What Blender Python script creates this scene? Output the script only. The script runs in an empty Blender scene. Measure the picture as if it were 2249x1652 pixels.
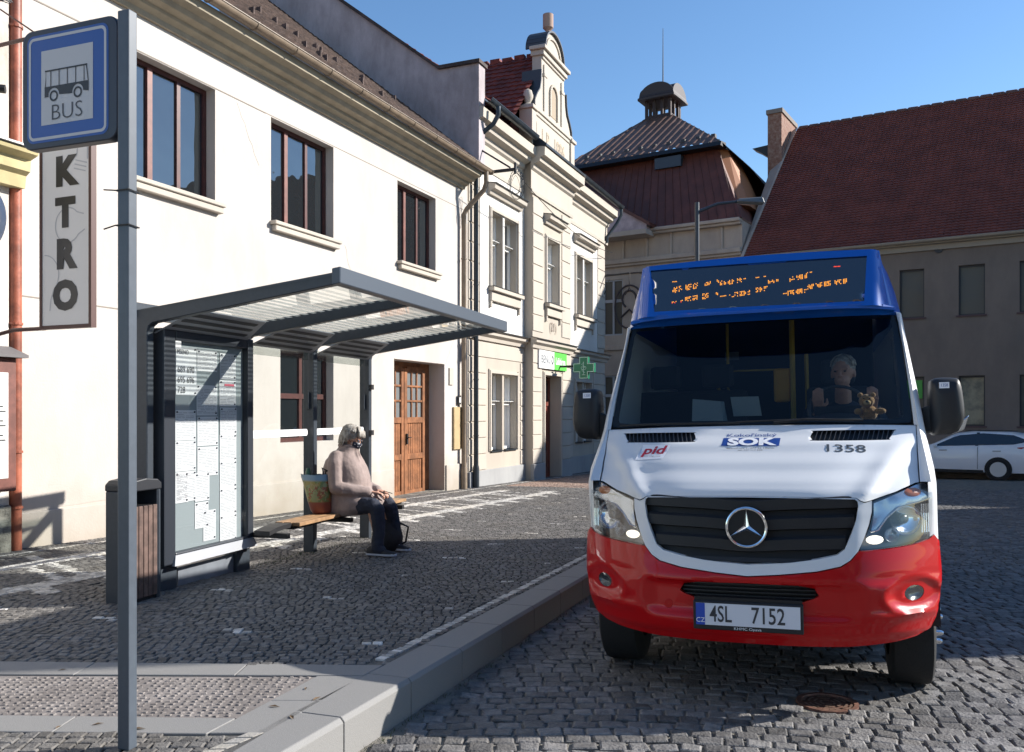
import bpy, bmesh, math, random
import numpy as np
from mathutils import Matrix, Vector, noise
random.seed(7); np.random.seed(7)
R = math.radians; sin = math.sin; cos = math.cos; PI = math.pi
scn = bpy.context.scene; COL = scn.collection
# ---------------------------------------------------------------- camera, sky, sun, exposure
cam = bpy.data.cameras.new('camera'); camo = bpy.data.objects.new('camera', cam); COL.objects.link(camo)
camo.location = (0, 0, 1.45); camo.rotation_euler = (R(90), 0, 0)
cam.sensor_width = 36; cam.lens = 36*1900/2249; cam.shift_y = 79/2249; cam.clip_end = 2000; cam.clip_start = .05
scn.camera = camo
SUN_AZ, SUN_EL = R(10), R(28)                 # azimuth from +X towards +Y
sdir = Vector((cos(SUN_EL)*cos(SUN_AZ), cos(SUN_EL)*sin(SUN_AZ), sin(SUN_EL)))
world = bpy.data.worlds.new('World'); scn.world = world; world.use_nodes = True
nt = world.node_tree; nt.nodes.clear()
wo = nt.nodes.new('ShaderNodeOutputWorld'); bg = nt.nodes.new('ShaderNodeBackground'); sk = nt.nodes.new('ShaderNodeTexSky')
sk.sky_type = 'NISHITA'; sk.sun_disc = False; sk.sun_elevation = SUN_EL; sk.sun_rotation = R(90)-SUN_AZ
sk.altitude = 300; sk.air_density = 1.0; sk.dust_density = .1; sk.ozone_density = 2.5
hs_ = nt.nodes.new('ShaderNodeHueSaturation'); hs_.inputs['Saturation'].default_value = 1.12; hs_.inputs['Hue'].default_value = .5; nt.links.new(sk.outputs[0], hs_.inputs['Color']); nt.links.new(hs_.outputs[0], bg.inputs[0]); nt.links.new(bg.outputs[0], wo.inputs[0]); bg.inputs[1].default_value = .11
sl = bpy.data.lights.new('sun', 'SUN'); sl.energy = 5.0; sl.angle = R(.55); sl.color = (1, .955, .89)
so = bpy.data.objects.new('sun', sl); COL.objects.link(so); so.rotation_euler = sdir.to_track_quat('Z', 'Y').to_euler()
vs = scn.view_settings; vs.view_transform = 'Standard'; vs.look = 'None'; vs.exposure = .85; vs.gamma = 1; vs.use_curve_mapping = False

# ---------------------------------------------------------------- helpers
def gz(x, y, k=0): return k-.0237*y          # the street falls gently away from the camera
K = .18                                       # kerb height

class MB:
    def __init__(s): s.v = []; s.f = []; s.mi = []; s.m = 0
    def add(s, vs, fs):
        b = len(s.v); s.v += [tuple(p) for p in vs]; s.f += [tuple(b+i for i in f) for f in fs]; s.mi += [s.m]*len(fs); return s
    def box(s, x0, x1, y0, y1, z0, z1):
        return s.add([(x, y, z) for z in (z0, z1) for y in (y0, y1) for x in (x0, x1)],
                     [(0,2,3,1),(4,5,7,6),(0,1,5,4),(1,3,7,5),(3,2,6,7),(2,0,4,6)])
    def hexa(s, p): return s.add(p, [(0,3,2,1),(4,5,6,7),(0,1,5,4),(1,2,6,5),(2,3,7,6),(3,0,4,7)])
    def prism(s, pts, ax, a0, a1, cap=True):
        n = len(pts); o = []
        for a in (a0, a1):
            for p, q in pts: o.append({'x': (a, p, q), 'y': (p, a, q), 'z': (p, q, a)}[ax])
        fs = [(i, (i+1) % n, n+(i+1) % n, n+i) for i in range(n)]
        if cap: fs += [tuple(range(n-1, -1, -1)), tuple(range(n, 2*n))]
        return s.add(o, fs)
    def tube(s, pts, r, n=10, cap=True):
        pts = [Vector(p) for p in pts]; rs = r if isinstance(r, (list, tuple)) else [r]*len(pts); o = []; pu = None
        for i, p in enumerate(pts):
            t = (pts[min(i+1, len(pts)-1)]-pts[max(i-1, 0)]).normalized()
            u = pu if pu is not None else (Vector((0, 0, 1)) if abs(t.z) < .9 else Vector((1, 0, 0)))
            u = (u-t*u.dot(t)).normalized(); pu = u; w = t.cross(u)
            for k in range(n):
                a = 2*PI*k/n; o.append(p+(u*cos(a)+w*sin(a))*rs[i])
        fs = [(i*n+k, i*n+(k+1) % n, (i+1)*n+(k+1) % n, (i+1)*n+k) for i in range(len(pts)-1) for k in range(n)]
        if cap: fs += [tuple(range(n-1, -1, -1)), tuple(range((len(pts)-1)*n, len(pts)*n))]
        return s.add(o, fs)
    def lathe(s, prof, c, n=20, ax='z'):
        o = []
        for r, h in prof:
            for k in range(n):
                a = 2*PI*k/n; x, y = r*cos(a), r*sin(a)
                o.append({'z': (c[0]+x, c[1]+y, c[2]+h), 'y': (c[0]+x, c[1]+h, c[2]+y), 'x': (c[0]+h, c[1]+x, c[2]+y)}[ax])
        fs = [(i*n+k, i*n+(k+1) % n, (i+1)*n+(k+1) % n, (i+1)*n+k) for i in range(len(prof)-1) for k in range(n)]
        fs += [tuple(range(n)), tuple(range((len(prof)-1)*n, len(prof)*n))]
        return s.add(o, fs)
    def grid(s, P, close_u=False, flip=False):          # P[i][j] points
        a, b = len(P), len(P[0]); o = [p for r in P for p in r]; fs = []
        for i in range(a-1):
            for j in range(b if close_u else b-1):
                q = (i*b+j, i*b+(j+1) % b, (i+1)*b+(j+1) % b, (i+1)*b+j); fs.append(q[::-1] if flip else q)
        return s.add(o, fs)
    def sph(s, c, r, n=14, m=9):
        rr = r if isinstance(r, (list, tuple)) else (r, r, r); P = []
        for i in range(m+1):
            t = PI*i/m; P.append([(c[0]+rr[0]*sin(t)*cos(2*PI*j/n), c[1]+rr[1]*sin(t)*sin(2*PI*j/n), c[2]+rr[2]*cos(t)) for j in range(n)])
        return s.grid(P, True, True)
    def text(s, body, size, fn, off=0, align='CENTER', ext=0, res=3):   # fn(u,v,h)->point ; text plane coordinates to space
        cu = bpy.data.curves.new('t', 'FONT'); cu.body = body; cu.size = size; cu.align_x = align; cu.align_y = 'CENTER'
        cu.extrude = ext; cu.offset = off; cu.resolution_u = res
        ob = bpy.data.objects.new('t', cu); COL.objects.link(ob)
        me = ob.evaluated_get(bpy.context.evaluated_depsgraph_get()).to_mesh() if False else bpy.data.meshes.new_from_object(ob)
        s.add([fn(v.co.x, v.co.y, v.co.z) for v in me.vertices], [tuple(p.vertices) for p in me.polygons])
        bpy.data.objects.remove(ob); bpy.data.curves.remove(cu); bpy.data.meshes.remove(me); return s
    def build(s, name, mats, parent=None, bevel=0, smooth=None, merge=False, recalc=True, seg=1):
        me = bpy.data.meshes.new(name); me.from_pydata([tuple(map(float, p)) for p in s.v], [], s.f)
        for m in (mats if isinstance(mats, (list, tuple)) else [mats]): me.materials.append(m)
        if isinstance(mats, (list, tuple)): me.polygons.foreach_set('material_index', s.mi)
        if recalc or merge:
            b = bmesh.new(); b.from_mesh(me)
            if merge: bmesh.ops.remove_doubles(b, verts=b.verts, dist=1e-5)
            bmesh.ops.recalc_face_normals(b, faces=b.faces); b.to_mesh(me); b.free()
        o = bpy.data.objects.new(name, me); COL.objects.link(o)
        if parent is not None: o.parent = parent
        if smooth is not None:
            me.polygons.foreach_set('use_smooth', [True]*len(me.polygons))
            if smooth < 180: me.set_sharp_from_angle(angle=R(smooth))
        if bevel:
            md = o.modifiers.new('b', 'BEVEL'); md.width = bevel; md.segments = seg; md.limit_method = 'ANGLE'; md.angle_limit = R(40)
        me.update(); return o

def tag(o, label, cat, group=None):
    o['label'] = label; o['category'] = cat
    if group: o['group'] = group
    return o
def thing(name, label, cat, loc=(0, 0, 0), rotz=0, group=None, mat=None):
    o = bpy.data.objects.new(name, None); COL.objects.link(o); o.empty_display_size = .2
    if mat is not None: o.matrix_world = mat
    else: o.location = loc; o.rotation_euler = (0, 0, rotz)
    return tag(o, label, cat, group)
def struct(o, kind='structure'): o['kind'] = kind; return o
def copy_tree(o, parent=None):
    c = o.copy(); COL.objects.link(c)
    if parent is not None: c.parent = parent
    for ch in list(o.children): copy_tree(ch, c)
    return c

# ---- materials
def newmat(name):
    m = bpy.data.materials.new(name); m.use_nodes = True; t = m.node_tree; t.nodes.clear()
    return m, t, t.nodes.new('ShaderNodeOutputMaterial')
def nd(t, kind, **kw):
    n = t.nodes.new('ShaderNode'+kind)
    for k, v in kw.items():
        if k in n.inputs: n.inputs[k].default_value = v
        else: setattr(n, k, v)
    return n
def PM(name, col, rough=.6, metal=0, var=0, vscale=3, bump=0, bscale=60, spec=.5, coat=0, emis=0, col2=None, thr=(.4, .65), trans=0, attr=None, sheen=0):
    m, t, out = newmat(name); L = t.links.new
    p = nd(t, 'BsdfPrincipled'); p.inputs['Roughness'].default_value = rough; p.inputs['Metallic'].default_value = metal
    p.inputs['Specular IOR Level'].default_value = spec; p.inputs['Coat Weight'].default_value = coat; p.inputs['Coat Roughness'].default_value = .04
    p.inputs['Sheen Weight'].default_value = sheen
    p.inputs['Base Color'].default_value = (*col, 1); L(p.outputs[0], out.inputs[0])
    if emis: p.inputs['Emission Color'].default_value = (*col, 1); p.inputs['Emission Strength'].default_value = emis
    if trans: p.inputs['Transmission Weight'].default_value = trans
    tc = nd(t, 'TexCoord')
    if var or col2:
        nz = nd(t, 'TexNoise', Scale=vscale, Detail=6, Roughness=.65); L(tc.outputs['Object'], nz.inputs['Vector'])
        rp = nd(t, 'ValToRGB'); e = rp.color_ramp.elements; e[0].position, e[1].position = thr
        a = [max(0, c*(1-var)) for c in col]; b = list(col2) if col2 else [min(1, c*(1+var)) for c in col]
        e[0].color = (*a, 1); e[1].color = (*b, 1); L(nz.outputs[0], rp.inputs[0]); L(rp.outputs[0], p.inputs['Base Color'])
        if attr:
            at = nd(t, 'Attribute'); at.attribute_name = attr; mr = nd(t, 'MapRange'); mr.inputs[3].default_value = .62; mr.inputs[4].default_value = 1.38
            L(at.outputs['Fac'], mr.inputs[0]); mx = nd(t, 'Mix', data_type='RGBA', blend_type='MULTIPLY'); mx.inputs[0].default_value = 1
            L(rp.outputs[0], mx.inputs[6]); cb = nd(t, 'CombineColor'); [L(mr.outputs[0], cb.inputs[i]) for i in range(3)]
            L(cb.outputs[0], mx.inputs[7]); nb_ = nd(t, 'TexNoise', Scale=.9, Detail=7, Roughness=.7); L(tc.outputs['Object'], nb_.inputs['Vector'])
            mr_ = nd(t, 'MapRange'); mr_.inputs[1].default_value = .48; mr_.inputs[2].default_value = .72; mr_.inputs[3].default_value = 0; mr_.inputs[4].default_value = .6; L(nb_.outputs[0], mr_.inputs[0])
            mm_ = nd(t, 'Mix', data_type='RGBA'); L(mr_.outputs[0], mm_.inputs[0]); L(mx.outputs[2], mm_.inputs[6]); mm_.inputs[7].default_value = (col[0]*1.55+.01, col[1]*1.4+.01, col[2]*1.15+.01, 1); L(mm_.outputs[2], p.inputs['Base Color'])
    if bump:
        n2 = nd(t, 'TexNoise', Scale=bscale, Detail=4); L(tc.outputs['Object'], n2.inputs['Vector'])
        bp = nd(t, 'Bump', Strength=bump, Distance=.02); L(n2.outputs[0], bp.inputs['Height']); L(bp.outputs[0], p.inputs['Normal'])
    return m
def glassmat(name, tint, refl=.25, rough=.02, wav=0):                 # dark window glass that mirrors its surroundings
    m, t, out = newmat(name); L = t.links.new
    d = nd(t, 'BsdfDiffuse', Color=(*tint, 1)); g = nd(t, 'BsdfGlossy', Color=(.95, .97, 1, 1), Roughness=rough); mx = nd(t, 'MixShader')
    lw = nd(t, 'Fresnel', IOR=1.5); ad = nd(t, 'Math', operation='ADD'); ad.inputs[1].default_value = refl
    L(lw.outputs[0], ad.inputs[0]); ad.use_clamp = True; L(ad.outputs[0], mx.inputs[0]); L(d.outputs[0], mx.inputs[1]); L(g.outputs[0], mx.inputs[2]); L(mx.outputs[0], out.inputs[0])
    if wav:
        tc = nd(t, 'TexCoord'); nz = nd(t, 'TexNoise', Scale=1.3, Detail=2); L(tc.outputs['Object'], nz.inputs[0]); bp = nd(t, 'Bump', Strength=wav, Distance=.05)
        L(nz.outputs[0], bp.inputs['Height']); L(bp.outputs[0], g.inputs['Normal'])
    return m
def clearmat(name, tint=(.8, .85, .85), refl=.0, rough=.0):           # see-through sheet glass
    m, t, out = newmat(name); L = t.links.new
    a = nd(t, 'BsdfTransparent', Color=(*tint, 1)); g = nd(t, 'BsdfGlossy', Color=(1, 1, 1, 1), Roughness=rough); mx = nd(t, 'MixShader')
    ge = nd(t, 'NewGeometry'); dt = nd(t, 'VectorMath', operation='DOT_PRODUCT'); L(ge.outputs['Normal'], dt.inputs[0]); L(ge.outputs['Incoming'], dt.inputs[1])
    ab = nd(t, 'Math', operation='ABSOLUTE'); L(dt.outputs['Value'], ab.inputs[0]); sb = nd(t, 'Math', operation='SUBTRACT'); sb.inputs[0].default_value = 1; L(ab.outputs[0], sb.inputs[1])
    pw = nd(t, 'Math', operation='POWER'); L(sb.outputs[0], pw.inputs[0]); pw.inputs[1].default_value = 5; ma = nd(t, 'Math', operation='MULTIPLY_ADD'); L(pw.outputs[0], ma.inputs[0]); ma.inputs[1].default_value = .9; ma.inputs[2].default_value = .05+refl
    L(ma.outputs[0], mx.inputs[0]); L(a.outputs[0], mx.inputs[1]); L(g.outputs[0], mx.inputs[2]); L(mx.outputs[0], out.inputs[0])
    return m
def plaster(name, col, stain, bump=.25, low=None):
    m, t, out = newmat(name); L = t.links.new; tc = nd(t, 'TexCoord')
    p = nd(t, 'BsdfPrincipled', Roughness=.92); p.inputs['Specular IOR Level'].default_value = .2; L(p.outputs[0], out.inputs[0])
    mp = nd(t, 'Mapping'); mp.inputs['Scale'].default_value = (1, 1, .45); L(tc.outputs['Object'], mp.inputs[0])
    n1 = nd(t, 'TexNoise', Scale=.9, Detail=8, Roughness=.7); L(mp.outputs[0], n1.inputs['Vector'])
    rp = nd(t, 'ValToRGB'); e = rp.color_ramp.elements; e[0].position = .36; e[1].position = .6; e[0].color = (*stain, 1); e[1].color = (*col, 1); L(n1.outputs[0], rp.inputs[0])
    last = rp.outputs[0]
    if low:                                                            # damp, dirty zone at the foot of the wall
        sx = nd(t, 'SeparateXYZ'); L(tc.outputs['Object'], sx.inputs[0]); n3 = nd(t, 'TexNoise', Scale=2.5, Detail=5); L(tc.outputs['Object'], n3.inputs['Vector'])
        ma = nd(t, 'Math', operation='MULTIPLY_ADD'); ma.inputs[1].default_value = -1.1; L(n3.outputs[0], ma.inputs[0]); L(sx.outputs[2], ma.inputs[2])
        mr = nd(t, 'MapRange'); mr.inputs[1].default_value = -.75; mr.inputs[2].default_value = .15; mr.inputs[3].default_value = .8; mr.inputs[4].default_value = 0; L(ma.outputs[0], mr.inputs[0])
        mx = nd(t, 'Mix', data_type='RGBA'); L(mr.outputs[0], mx.inputs[0]); L(last, mx.inputs[6]); mx.inputs[7].default_value = (*low, 1); last = mx.outputs[2]
    L(last, p.inputs['Base Color'])
    n2 = nd(t, 'TexNoise', Scale=45, Detail=5); L(tc.outputs['Object'], n2.inputs['Vector']); bp = nd(t, 'Bump', Strength=bump, Distance=.01)
    L(n2.outputs[0], bp.inputs['Height']); L(bp.outputs[0], p.inputs['Normal']); return m

cream = plaster('cream_plaster', (.53, .487, .445), (.465, .425, .385), low=(.36, .31, .25))
white_stucco = plaster('white_stucco', (.66, .63, .59), (.58, .55, .50))
beige = plaster('beige_plaster', (.47, .415, .345), (.41, .365, .31))
light_beige = plaster('pale_beige_plaster', (.50, .45, .38), (.45, .40, .345))
plinth_m = plaster('grey_plinth', (.36, .36, .355), (.30, .30, .30))
firewall_m = plaster('stained_firewall', (.50, .44, .45), (.30, .26, .26))
greywall = plaster('grey_wall', (.205, .165, .138), (.165, .136, .116))
palewall = plaster('pale_old_wall', (.44, .36, .30), (.34, .275, .235))
oldstone = PM('old_stone', (.22, .21, .18), .9, var=.5, vscale=5, bump=.5)
yellow_st = PM('yellow_stone', (.50, .42, .22), .8, var=.15)
brown_frame = PM('brown_window_frame', (.075, .022, .018), .45, var=.2, vscale=8)
red_frame = PM('reddish_frame', (.16, .055, .04), .5, var=.2, vscale=8)
white_frame = PM('white_frame', (.80, .79, .75), .4)
glass_w = glassmat('window_glass', (.014, .018, .02), .13, .02, .25)
glass_far = glassmat('far_glass', (.12, .108, .09), -.03, .2, 1.0)  # brownish reflections are put into the tint, real mirroring turned down
curtain = PM('curtain_cloth', (.35, .37, .34), .9, var=.2, vscale=6)
gutter_m = PM('beige_gutter_metal', (.22, .165, .115), .5, var=.15, vscale=5)
dark_pipe = PM('dark_gutter_metal', (.035, .045, .055), .35, metal=.3, var=.2)
copper = PM('copper_red_pipe', (.30, .085, .045), .5, var=.4, vscale=4, bump=.1, bscale=20)
old_tile = PM('old_roof_tile', (.085, .062, .055), .9, col2=(.17, .12, .10), vscale=6, bump=.5, bscale=14)
red_tile = PM('red_roof_tile', (.17, .035, .022), .75, var=.35, vscale=4)
red_tile2 = PM('dark_red_roof_tile', (.165, .045, .030), .7, var=.18, vscale=1.6)
brown_sheet = PM('brown_metal_sheet', (.115, .035, .022), .55, var=.2, vscale=2)
rib_sheet = PM('pale_brown_sheet', (.12, .062, .042), .6, var=.25, vscale=3)
black_m = PM('black_metal', (.012, .012, .014), .5)
anthracite = PM('anthracite_powder_coat', (.035, .044, .056), .42, var=.08, vscale=30)
wood_door = PM('orange_brown_door_wood', (.25, .10, .04), .5, var=.3, vscale=5)
brick_m = PM('chimney_brick', (.20, .09, .06), .9, col2=(.30, .2, .15), vscale=9, bump=.5, bscale=30)

# ---- facade helpers.  local x = along the wall, y = into the wall, z = up
def wall_mesh(mb, s0, s1, z0, z1, holes, y=0, depth=.3):
    S = sorted({s0, s1, *[h[0] for h in holes], *[h[1] for h in holes]}); Z = sorted({z0, z1, *[h[2] for h in holes], *[h[3] for h in holes]})
    for a, b in zip(S, S[1:]):
        for c, d in zip(Z, Z[1:]):
            if any(h[0] <= a and b <= h[1] and h[2] <= c and d <= h[3] for h in holes): continue
            mb.add([(a, y, c), (b, y, c), (b, y, d), (a, y, d)], [(0, 1, 2, 3)])
    for h in holes:
        a, b, c, d = h[:4]; e = y+(h[4] if len(h) > 4 else depth)
        mb.add([(a, y, c), (a, e, c), (a, e, d), (a, y, d)], [(0, 1, 2, 3)]); mb.add([(b, y, c), (b, e, c), (b, e, d), (b, y, d)], [(3, 2, 1, 0)])
        mb.add([(a, y, d), (a, e, d), (b, e, d), (b, y, d)], [(0, 1, 2, 3)]); mb.add([(a, y, c), (a, e, c), (b, e, c), (b, y, c)], [(3, 2, 1, 0)])
    return mb
def casement(parent, a, b, c, d, y, cols, frame, glass, fw=.05, name='window', bars=(), midframe=None, curt=False):
    m = MB(); m.box(a, a+fw, y-.05, y, c, d); m.box(b-fw, b, y-.05, y, c, d); m.box(a+fw, b-fw, y-.052, y, c, c+fw); m.box(a+fw, b-fw, y-.052, y, d-fw, d)
    w = (b-a)/cols
    for i in range(1, cols): m.box(a+w*i-fw*.55, a+w*i+fw*.55, y-.049, y, c+fw, d-fw)
    for zb in bars: m.box(a+fw, b-fw, y-.055, y, zb-fw*.6, zb+fw*.6)
    fr = m.build(name, frame, parent)
    g = MB().add([(a, y-.02, c), (b, y-.02, c), (b, y-.02, d), (a, y-.02, d)], [(0, 1, 2, 3)]).build('pane', glass, fr)
    if midframe:
        MB().box(a+w-fw*.5, a+w+fw*.9, y-.058, y-.05, c+fw, d-fw).build('post', midframe, fr)
    return fr
def tiled_roof(mb, p00, p10, p01, p11, cols, rows, amp=.03, step=.04, sub=4):
    # p00 eave left, p10 eave right, p01 ridge left, p11 ridge right
    p00, p10, p01, p11 = map(Vector, (p00, p10, p01, p11)); n = (p10-p00).cross(p01-p00).normalized()
    if n.z < 0: n = -n
    P = []
    for r in range(rows):
        for e, h in ((0, step), (1, 0)):
            v = (r+e)/rows; row = []
            for i in range(cols*sub+1):
                u = i/(cols*sub); q = (p00.lerp(p10, u)).lerp(p01.lerp(p11, u), v)
                jit = noise.noise(Vector((i//sub*7.1, r*3.3, 0)))*.3
                row.append(q+n*(h*(1+jit)+amp*abs(sin(PI*i/sub))))
            P.append(row)
    return mb.grid(P)

# ---------------------------------------------------------------- ground, kerb, paving
KA = R(20.2); KO = Vector((-.90, 3.44)); ku = Vector((sin(KA), cos(KA))); kn = Vector((cos(KA), -sin(KA)))
def kp(s, d, k):
    p = KO+ku*s-kn*d; return (p.x, p.y, gz(p.x, p.y, k))
FA = R(22.8); FO = Vector((-4.973, 10.493)); fu = Vector((sin(FA), cos(FA))); fn_ = Vector((cos(FA), -sin(FA)))
road_base = PM('road_joint_grit', (.13, .122, .108), .95, col2=(.24, .22, .18), vscale=9, bump=.6, bscale=90)
far_setts, t, out = newmat('far_setts'); L = t.links.new; tc = nd(t, 'TexCoord'); p = nd(t, 'BsdfPrincipled', Roughness=.75)
vo = nd(t, 'TexVoronoi', Scale=8.5); L(tc.outputs['Object'], vo.inputs['Vector']); vo.feature = 'F1'
rp = nd(t, 'ValToRGB'); rp.color_ramp.elements[0].color = (.10, .10, .105, 1); rp.color_ramp.elements[1].color = (.27, .26, .25, 1); L(vo.outputs['Color'], rp.inputs[0]); L(rp.outputs[0], p.inputs['Base Color'])
bp = nd(t, 'Bump', Strength=1, Distance=.03); bp.invert = True; L(vo.outputs['Distance'], bp.inputs['Height']); L(bp.outputs[0], p.inputs['Normal']); L(p.outputs[0], out.inputs[0])
g = MB()
ys = [-60, 70, 400]
for a, b in zip(ys, ys[1:]): g.add([(-300, a, gz(0, min(a, 70), -.03)), (300, a, gz(0, min(a, 70), -.03)), (300, b, gz(0, min(b, 70), -.03)), (-300, b, gz(0, min(b, 70), -.03))], [(0, 1, 2, 3)])
struct(g.build('ground', far_setts, recalc=False))
g = MB(); q = [(-2.4, 1.5), (20, 1.5), (20, 27), (8.2, 27)]
pts = [kp(-3, .05, 0), (22, 1, 0), (22, 27, 0), kp(25, .05, 0)]
g.add([(p[0], p[1], gz(0, p[1], -.014)) for p in pts], [(0, 1, 2, 3)]); struct(g.build('road', road_base, recalc=False))
g = MB(); pts = [kp(-3, .1, 0), kp(30, .1, 0), (FO+fu*30-fn_*.3), (FO-fu*12-fn_*.3), (-9, -.5)]
g.add([(p[0], p[1], gz(0, p[1], K-.012)) for p in pts], [tuple(range(5))])
sand = PM('pavement_joint_sand', (.15, .14, .12), .95, var=.3, vscale=6, bump=.5, bscale=90); struct(g.build('pavement', sand, recalc=False))

sett_m = PM('granite_setts', (.105, .101, .099), .6, col2=(.19, .182, .174), vscale=16, bump=.55, bscale=70, attr='rnd', spec=.35)
mosaic_d = PM('dark_mosaic_stone', (.084, .080, .077), .7, col2=(.165, .154, .142), vscale=20, bump=.5, bscale=90, attr='rnd')
mosaic_w = PM('white_marble_stone', (.40, .385, .36), .6, col2=(.52, .50, .47), vscale=12, bump=.3, bscale=80, attr='rnd')
mosaic_r = PM('reddish_mosaic_stone', (.21, .135, .105), .7, col2=(.33, .25, .20), vscale=20, bump=.4, bscale=90, attr='rnd')
def stones(name, origin, ang, s_rng, d_rng, pitch, k, inside, kind, hj=.006, gap=.10, wav=0, aspect=(.85, 1.25), mats=None, tilt=.05, inset=.16):
    """rows of small stones; local s along rows, d across"""
    u = Vector((cos(ang), sin(ang))); w = Vector((-sin(ang), cos(ang))); V = []; F = []; RN = []; MI = []
    d = d_rng[0]; row = 0
    while d < d_rng[1]:
        s = s_rng[0]+random.random()*pitch
        while s < s_rng[1]:
            l = pitch*random.uniform(*aspect); cs = s+l/2; s += l
            dd = d+(wav*sin(cs*1.9+.4)+wav*.7*sin(cs*.73+d*.4) if wav else 0)
            x = origin[0]+u.x*cs+w.x*dd; y = origin[1]+u.y*cs+w.y*dd
            if not inside(x, y): continue
            hl = l/2*(1-gap*random.uniform(.6, 1.5)); hw = pitch/2*(1-gap*random.uniform(.6, 1.6)); a = random.gauss(0, .07)+(math.atan(1.9*wav*cos(cs*1.9+.4)) if wav else 0)
            ca, sa = cos(ang+a), sin(ang+a); z0 = gz(x, y, k)+random.uniform(-hj, hj*.4); tx, ty = random.gauss(0, tilt), random.gauss(0, tilt)
            b = len(V); i_ = 1-inset
            for (fx, fy) in ((-1, -1), (1, -1), (1, 1), (-1, 1)):
                jx, jy = 1+random.uniform(-.12, .05), 1+random.uniform(-.12, .05)
                px, py = fx*hl*jx, fy*hw*jy; V.append((x+ca*px-sa*py, y+sa*px+ca*py, z0-.03)); 
            for q in range(4):
                bx, by, bz = V[b+q]; V.append((x+(bx-x)*i_, y+(by-y)*i_, z0+tx*(bx-x)+ty*(by-y)))
            for q in range(4):   # shoulder ring
                bx, by, bz = V[b+q]; V.append((bx, by, z0-.005+tx*(bx-x)+ty*(by-y)))
            F += [(b+4, b+5, b+6, b+7)]+[(b+8+q, b+8+(q+1) % 4, b+4+(q+1) % 4, b+4+q) for q in range(4)]+[(b+q, b+(q+1) % 4, b+8+(q+1) % 4, b+8+q) for q in range(4)]
            r = random.random(); RN += [r]*9; MI += [kind(x, y, row, cs)]*9
        d += pitch*random.uniform(.97, 1.03); row += 1
    me = bpy.data.meshes.new(name); me.from_pydata(V, [], F)
    for m in mats: me.materials.append(m)
    me.polygons.foreach_set('material_index', MI); at = me.attributes.new('rnd', 'FLOAT', 'FACE'); at.data.foreach_set('value', RN)
    o = bpy.data.objects.new(name, me); COL.objects.link(o); return struct(o)
def side(x, y):                               # >0: distance to the pavement side of the kerb face
    r = Vector((x, y))-KO; return -(r.dot(kn)), r.dot(ku)
def fac(x, y): r = Vector((x, y))-FO; return r.dot(fu), r.dot(fn_)
def in_view(x, y, m=1.0): return y > 2.7 and abs(x) < .61*y+m
stones('road_setts', (0, 2.6), R(-7), (-3, 19), (-.6, 26), .098, 0, lambda x, y: in_view(x, y) and side(x, y)[0] < -.06 and y < 22 and math.hypot(x-1.70, y-4.66) > .19, lambda *a: 0, wav=.07, aspect=(.95, 1.45), mats=[sett_m], hj=.004, tilt=.032, gap=.07)
def pave_kind(x, y, row, cs):
    d, s = side(x, y)
    fs, fo = fac(x, y)
    if fs > 10.7 and fo > .2 and fo > 2.2-(fs-10.7)*.35 and y > 17.5: return 2
    if d > .5:                                   # little dashes of three pale stones
        gs, gd = s % 1.15, d % 1.05
        if .5 < gs < .565 and .4 < gd < .60 and random.random() < .9: return 1
    return 0
def pave_in(x, y):
    d, s = side(x, y); fs, fo = fac(x, y)
    if fo < .02 or not in_view(x, y, .8) or y > 29: return False
    if fo < 2.62: return False
    if y > 4.72+(-.7-x)*.037: return d > .262 and not .303 < d < .372
    if y < 3.645-(x+1.24)*.03 : return x < -1.07-(3.65-y)*.30+0 and y < 3.645+(-1.24-x)*.03
    return False
def band_kind(x, y, row, cs):
    fs, fo = fac(x, y); q = (fs+.42*fo) % 1.5            # rungs run askew between the two rails
    if fs > 9.8: return 2 if fs > 11.2 and fo > .5 else 0
    if .98 < fo < 1.24 or 2.10 < fo < 2.36: return 1
    if 1.24 <= fo <= 2.10 and (q < .11 or .24 < q < .35 or .80 < q < .87): return 1
    if 2.36 <= fo and .4 < q % .75 < .58: return 1
    if .62 < fo <= .98 and .25 < q < .36: return 1
    return 0
def band_in(x, y):
    fs, fo = fac(x, y); return in_view(x, y, .8) and .02 < fo < 2.62 and not .295 < fo < .37 and y > 4.75 and side(x, y)[0] > .4
stones('pavement_stones', tuple(FO), PI/2-FA, (-8, 24), (-2.62, -.02), .062, K, band_in, band_kind, hj=.003, mats=[mosaic_d, mosaic_w, mosaic_r], tilt=.035, gap=.08, aspect=(.9, 1.15))
stones('pavement_stones', (-1, 4), R(-1.5), (-14, 20), (-2, 26), .064, K, pave_in, pave_kind, hj=.003, wav=.03, mats=[mosaic_d, mosaic_w, mosaic_r], tilt=.038, gap=.085)
def line_stones(name, pt, s0, s1, w):
    V = []; F_ = []; RN = []; s = s0
    while s < s1:
        l = random.uniform(.05, .075); b = len(V); j = random.uniform(-.004, .004); z_ = random.uniform(-.003, .001)
        for (a, c, h) in ((0, 0, -.03), (l-.006, 0, -.03), (l-.006, w, -.03), (0, w, -.03), (.002, .002, 0), (l-.008, .003, 0), (l-.009, w-.003, 0), (.003, w-.002, 0)):
            x, y = pt(s+a, c+j); V.append((x, y, gz(x, y, K)+h+z_))
        F_ += [(b+4, b+5, b+6, b+7)]+[(b+q, b+(q+1) % 4, b+4+(q+1) % 4, b+4+q) for q in range(4)]; RN += [random.random()]*5; s += l
    me = bpy.data.meshes.new(name); me.from_pydata(V, [], F_); me.materials.append(mosaic_w); at = me.attributes.new('rnd', 'FLOAT', 'FACE'); at.data.foreach_set('value', RN)
    o = bpy.data.objects.new(name, me); COL.objects.link(o); return struct(o)
line_stones('white_line', lambda s, c: kp(s, .305+c, 0)[:2], 1.38, 26, .064)
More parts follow.
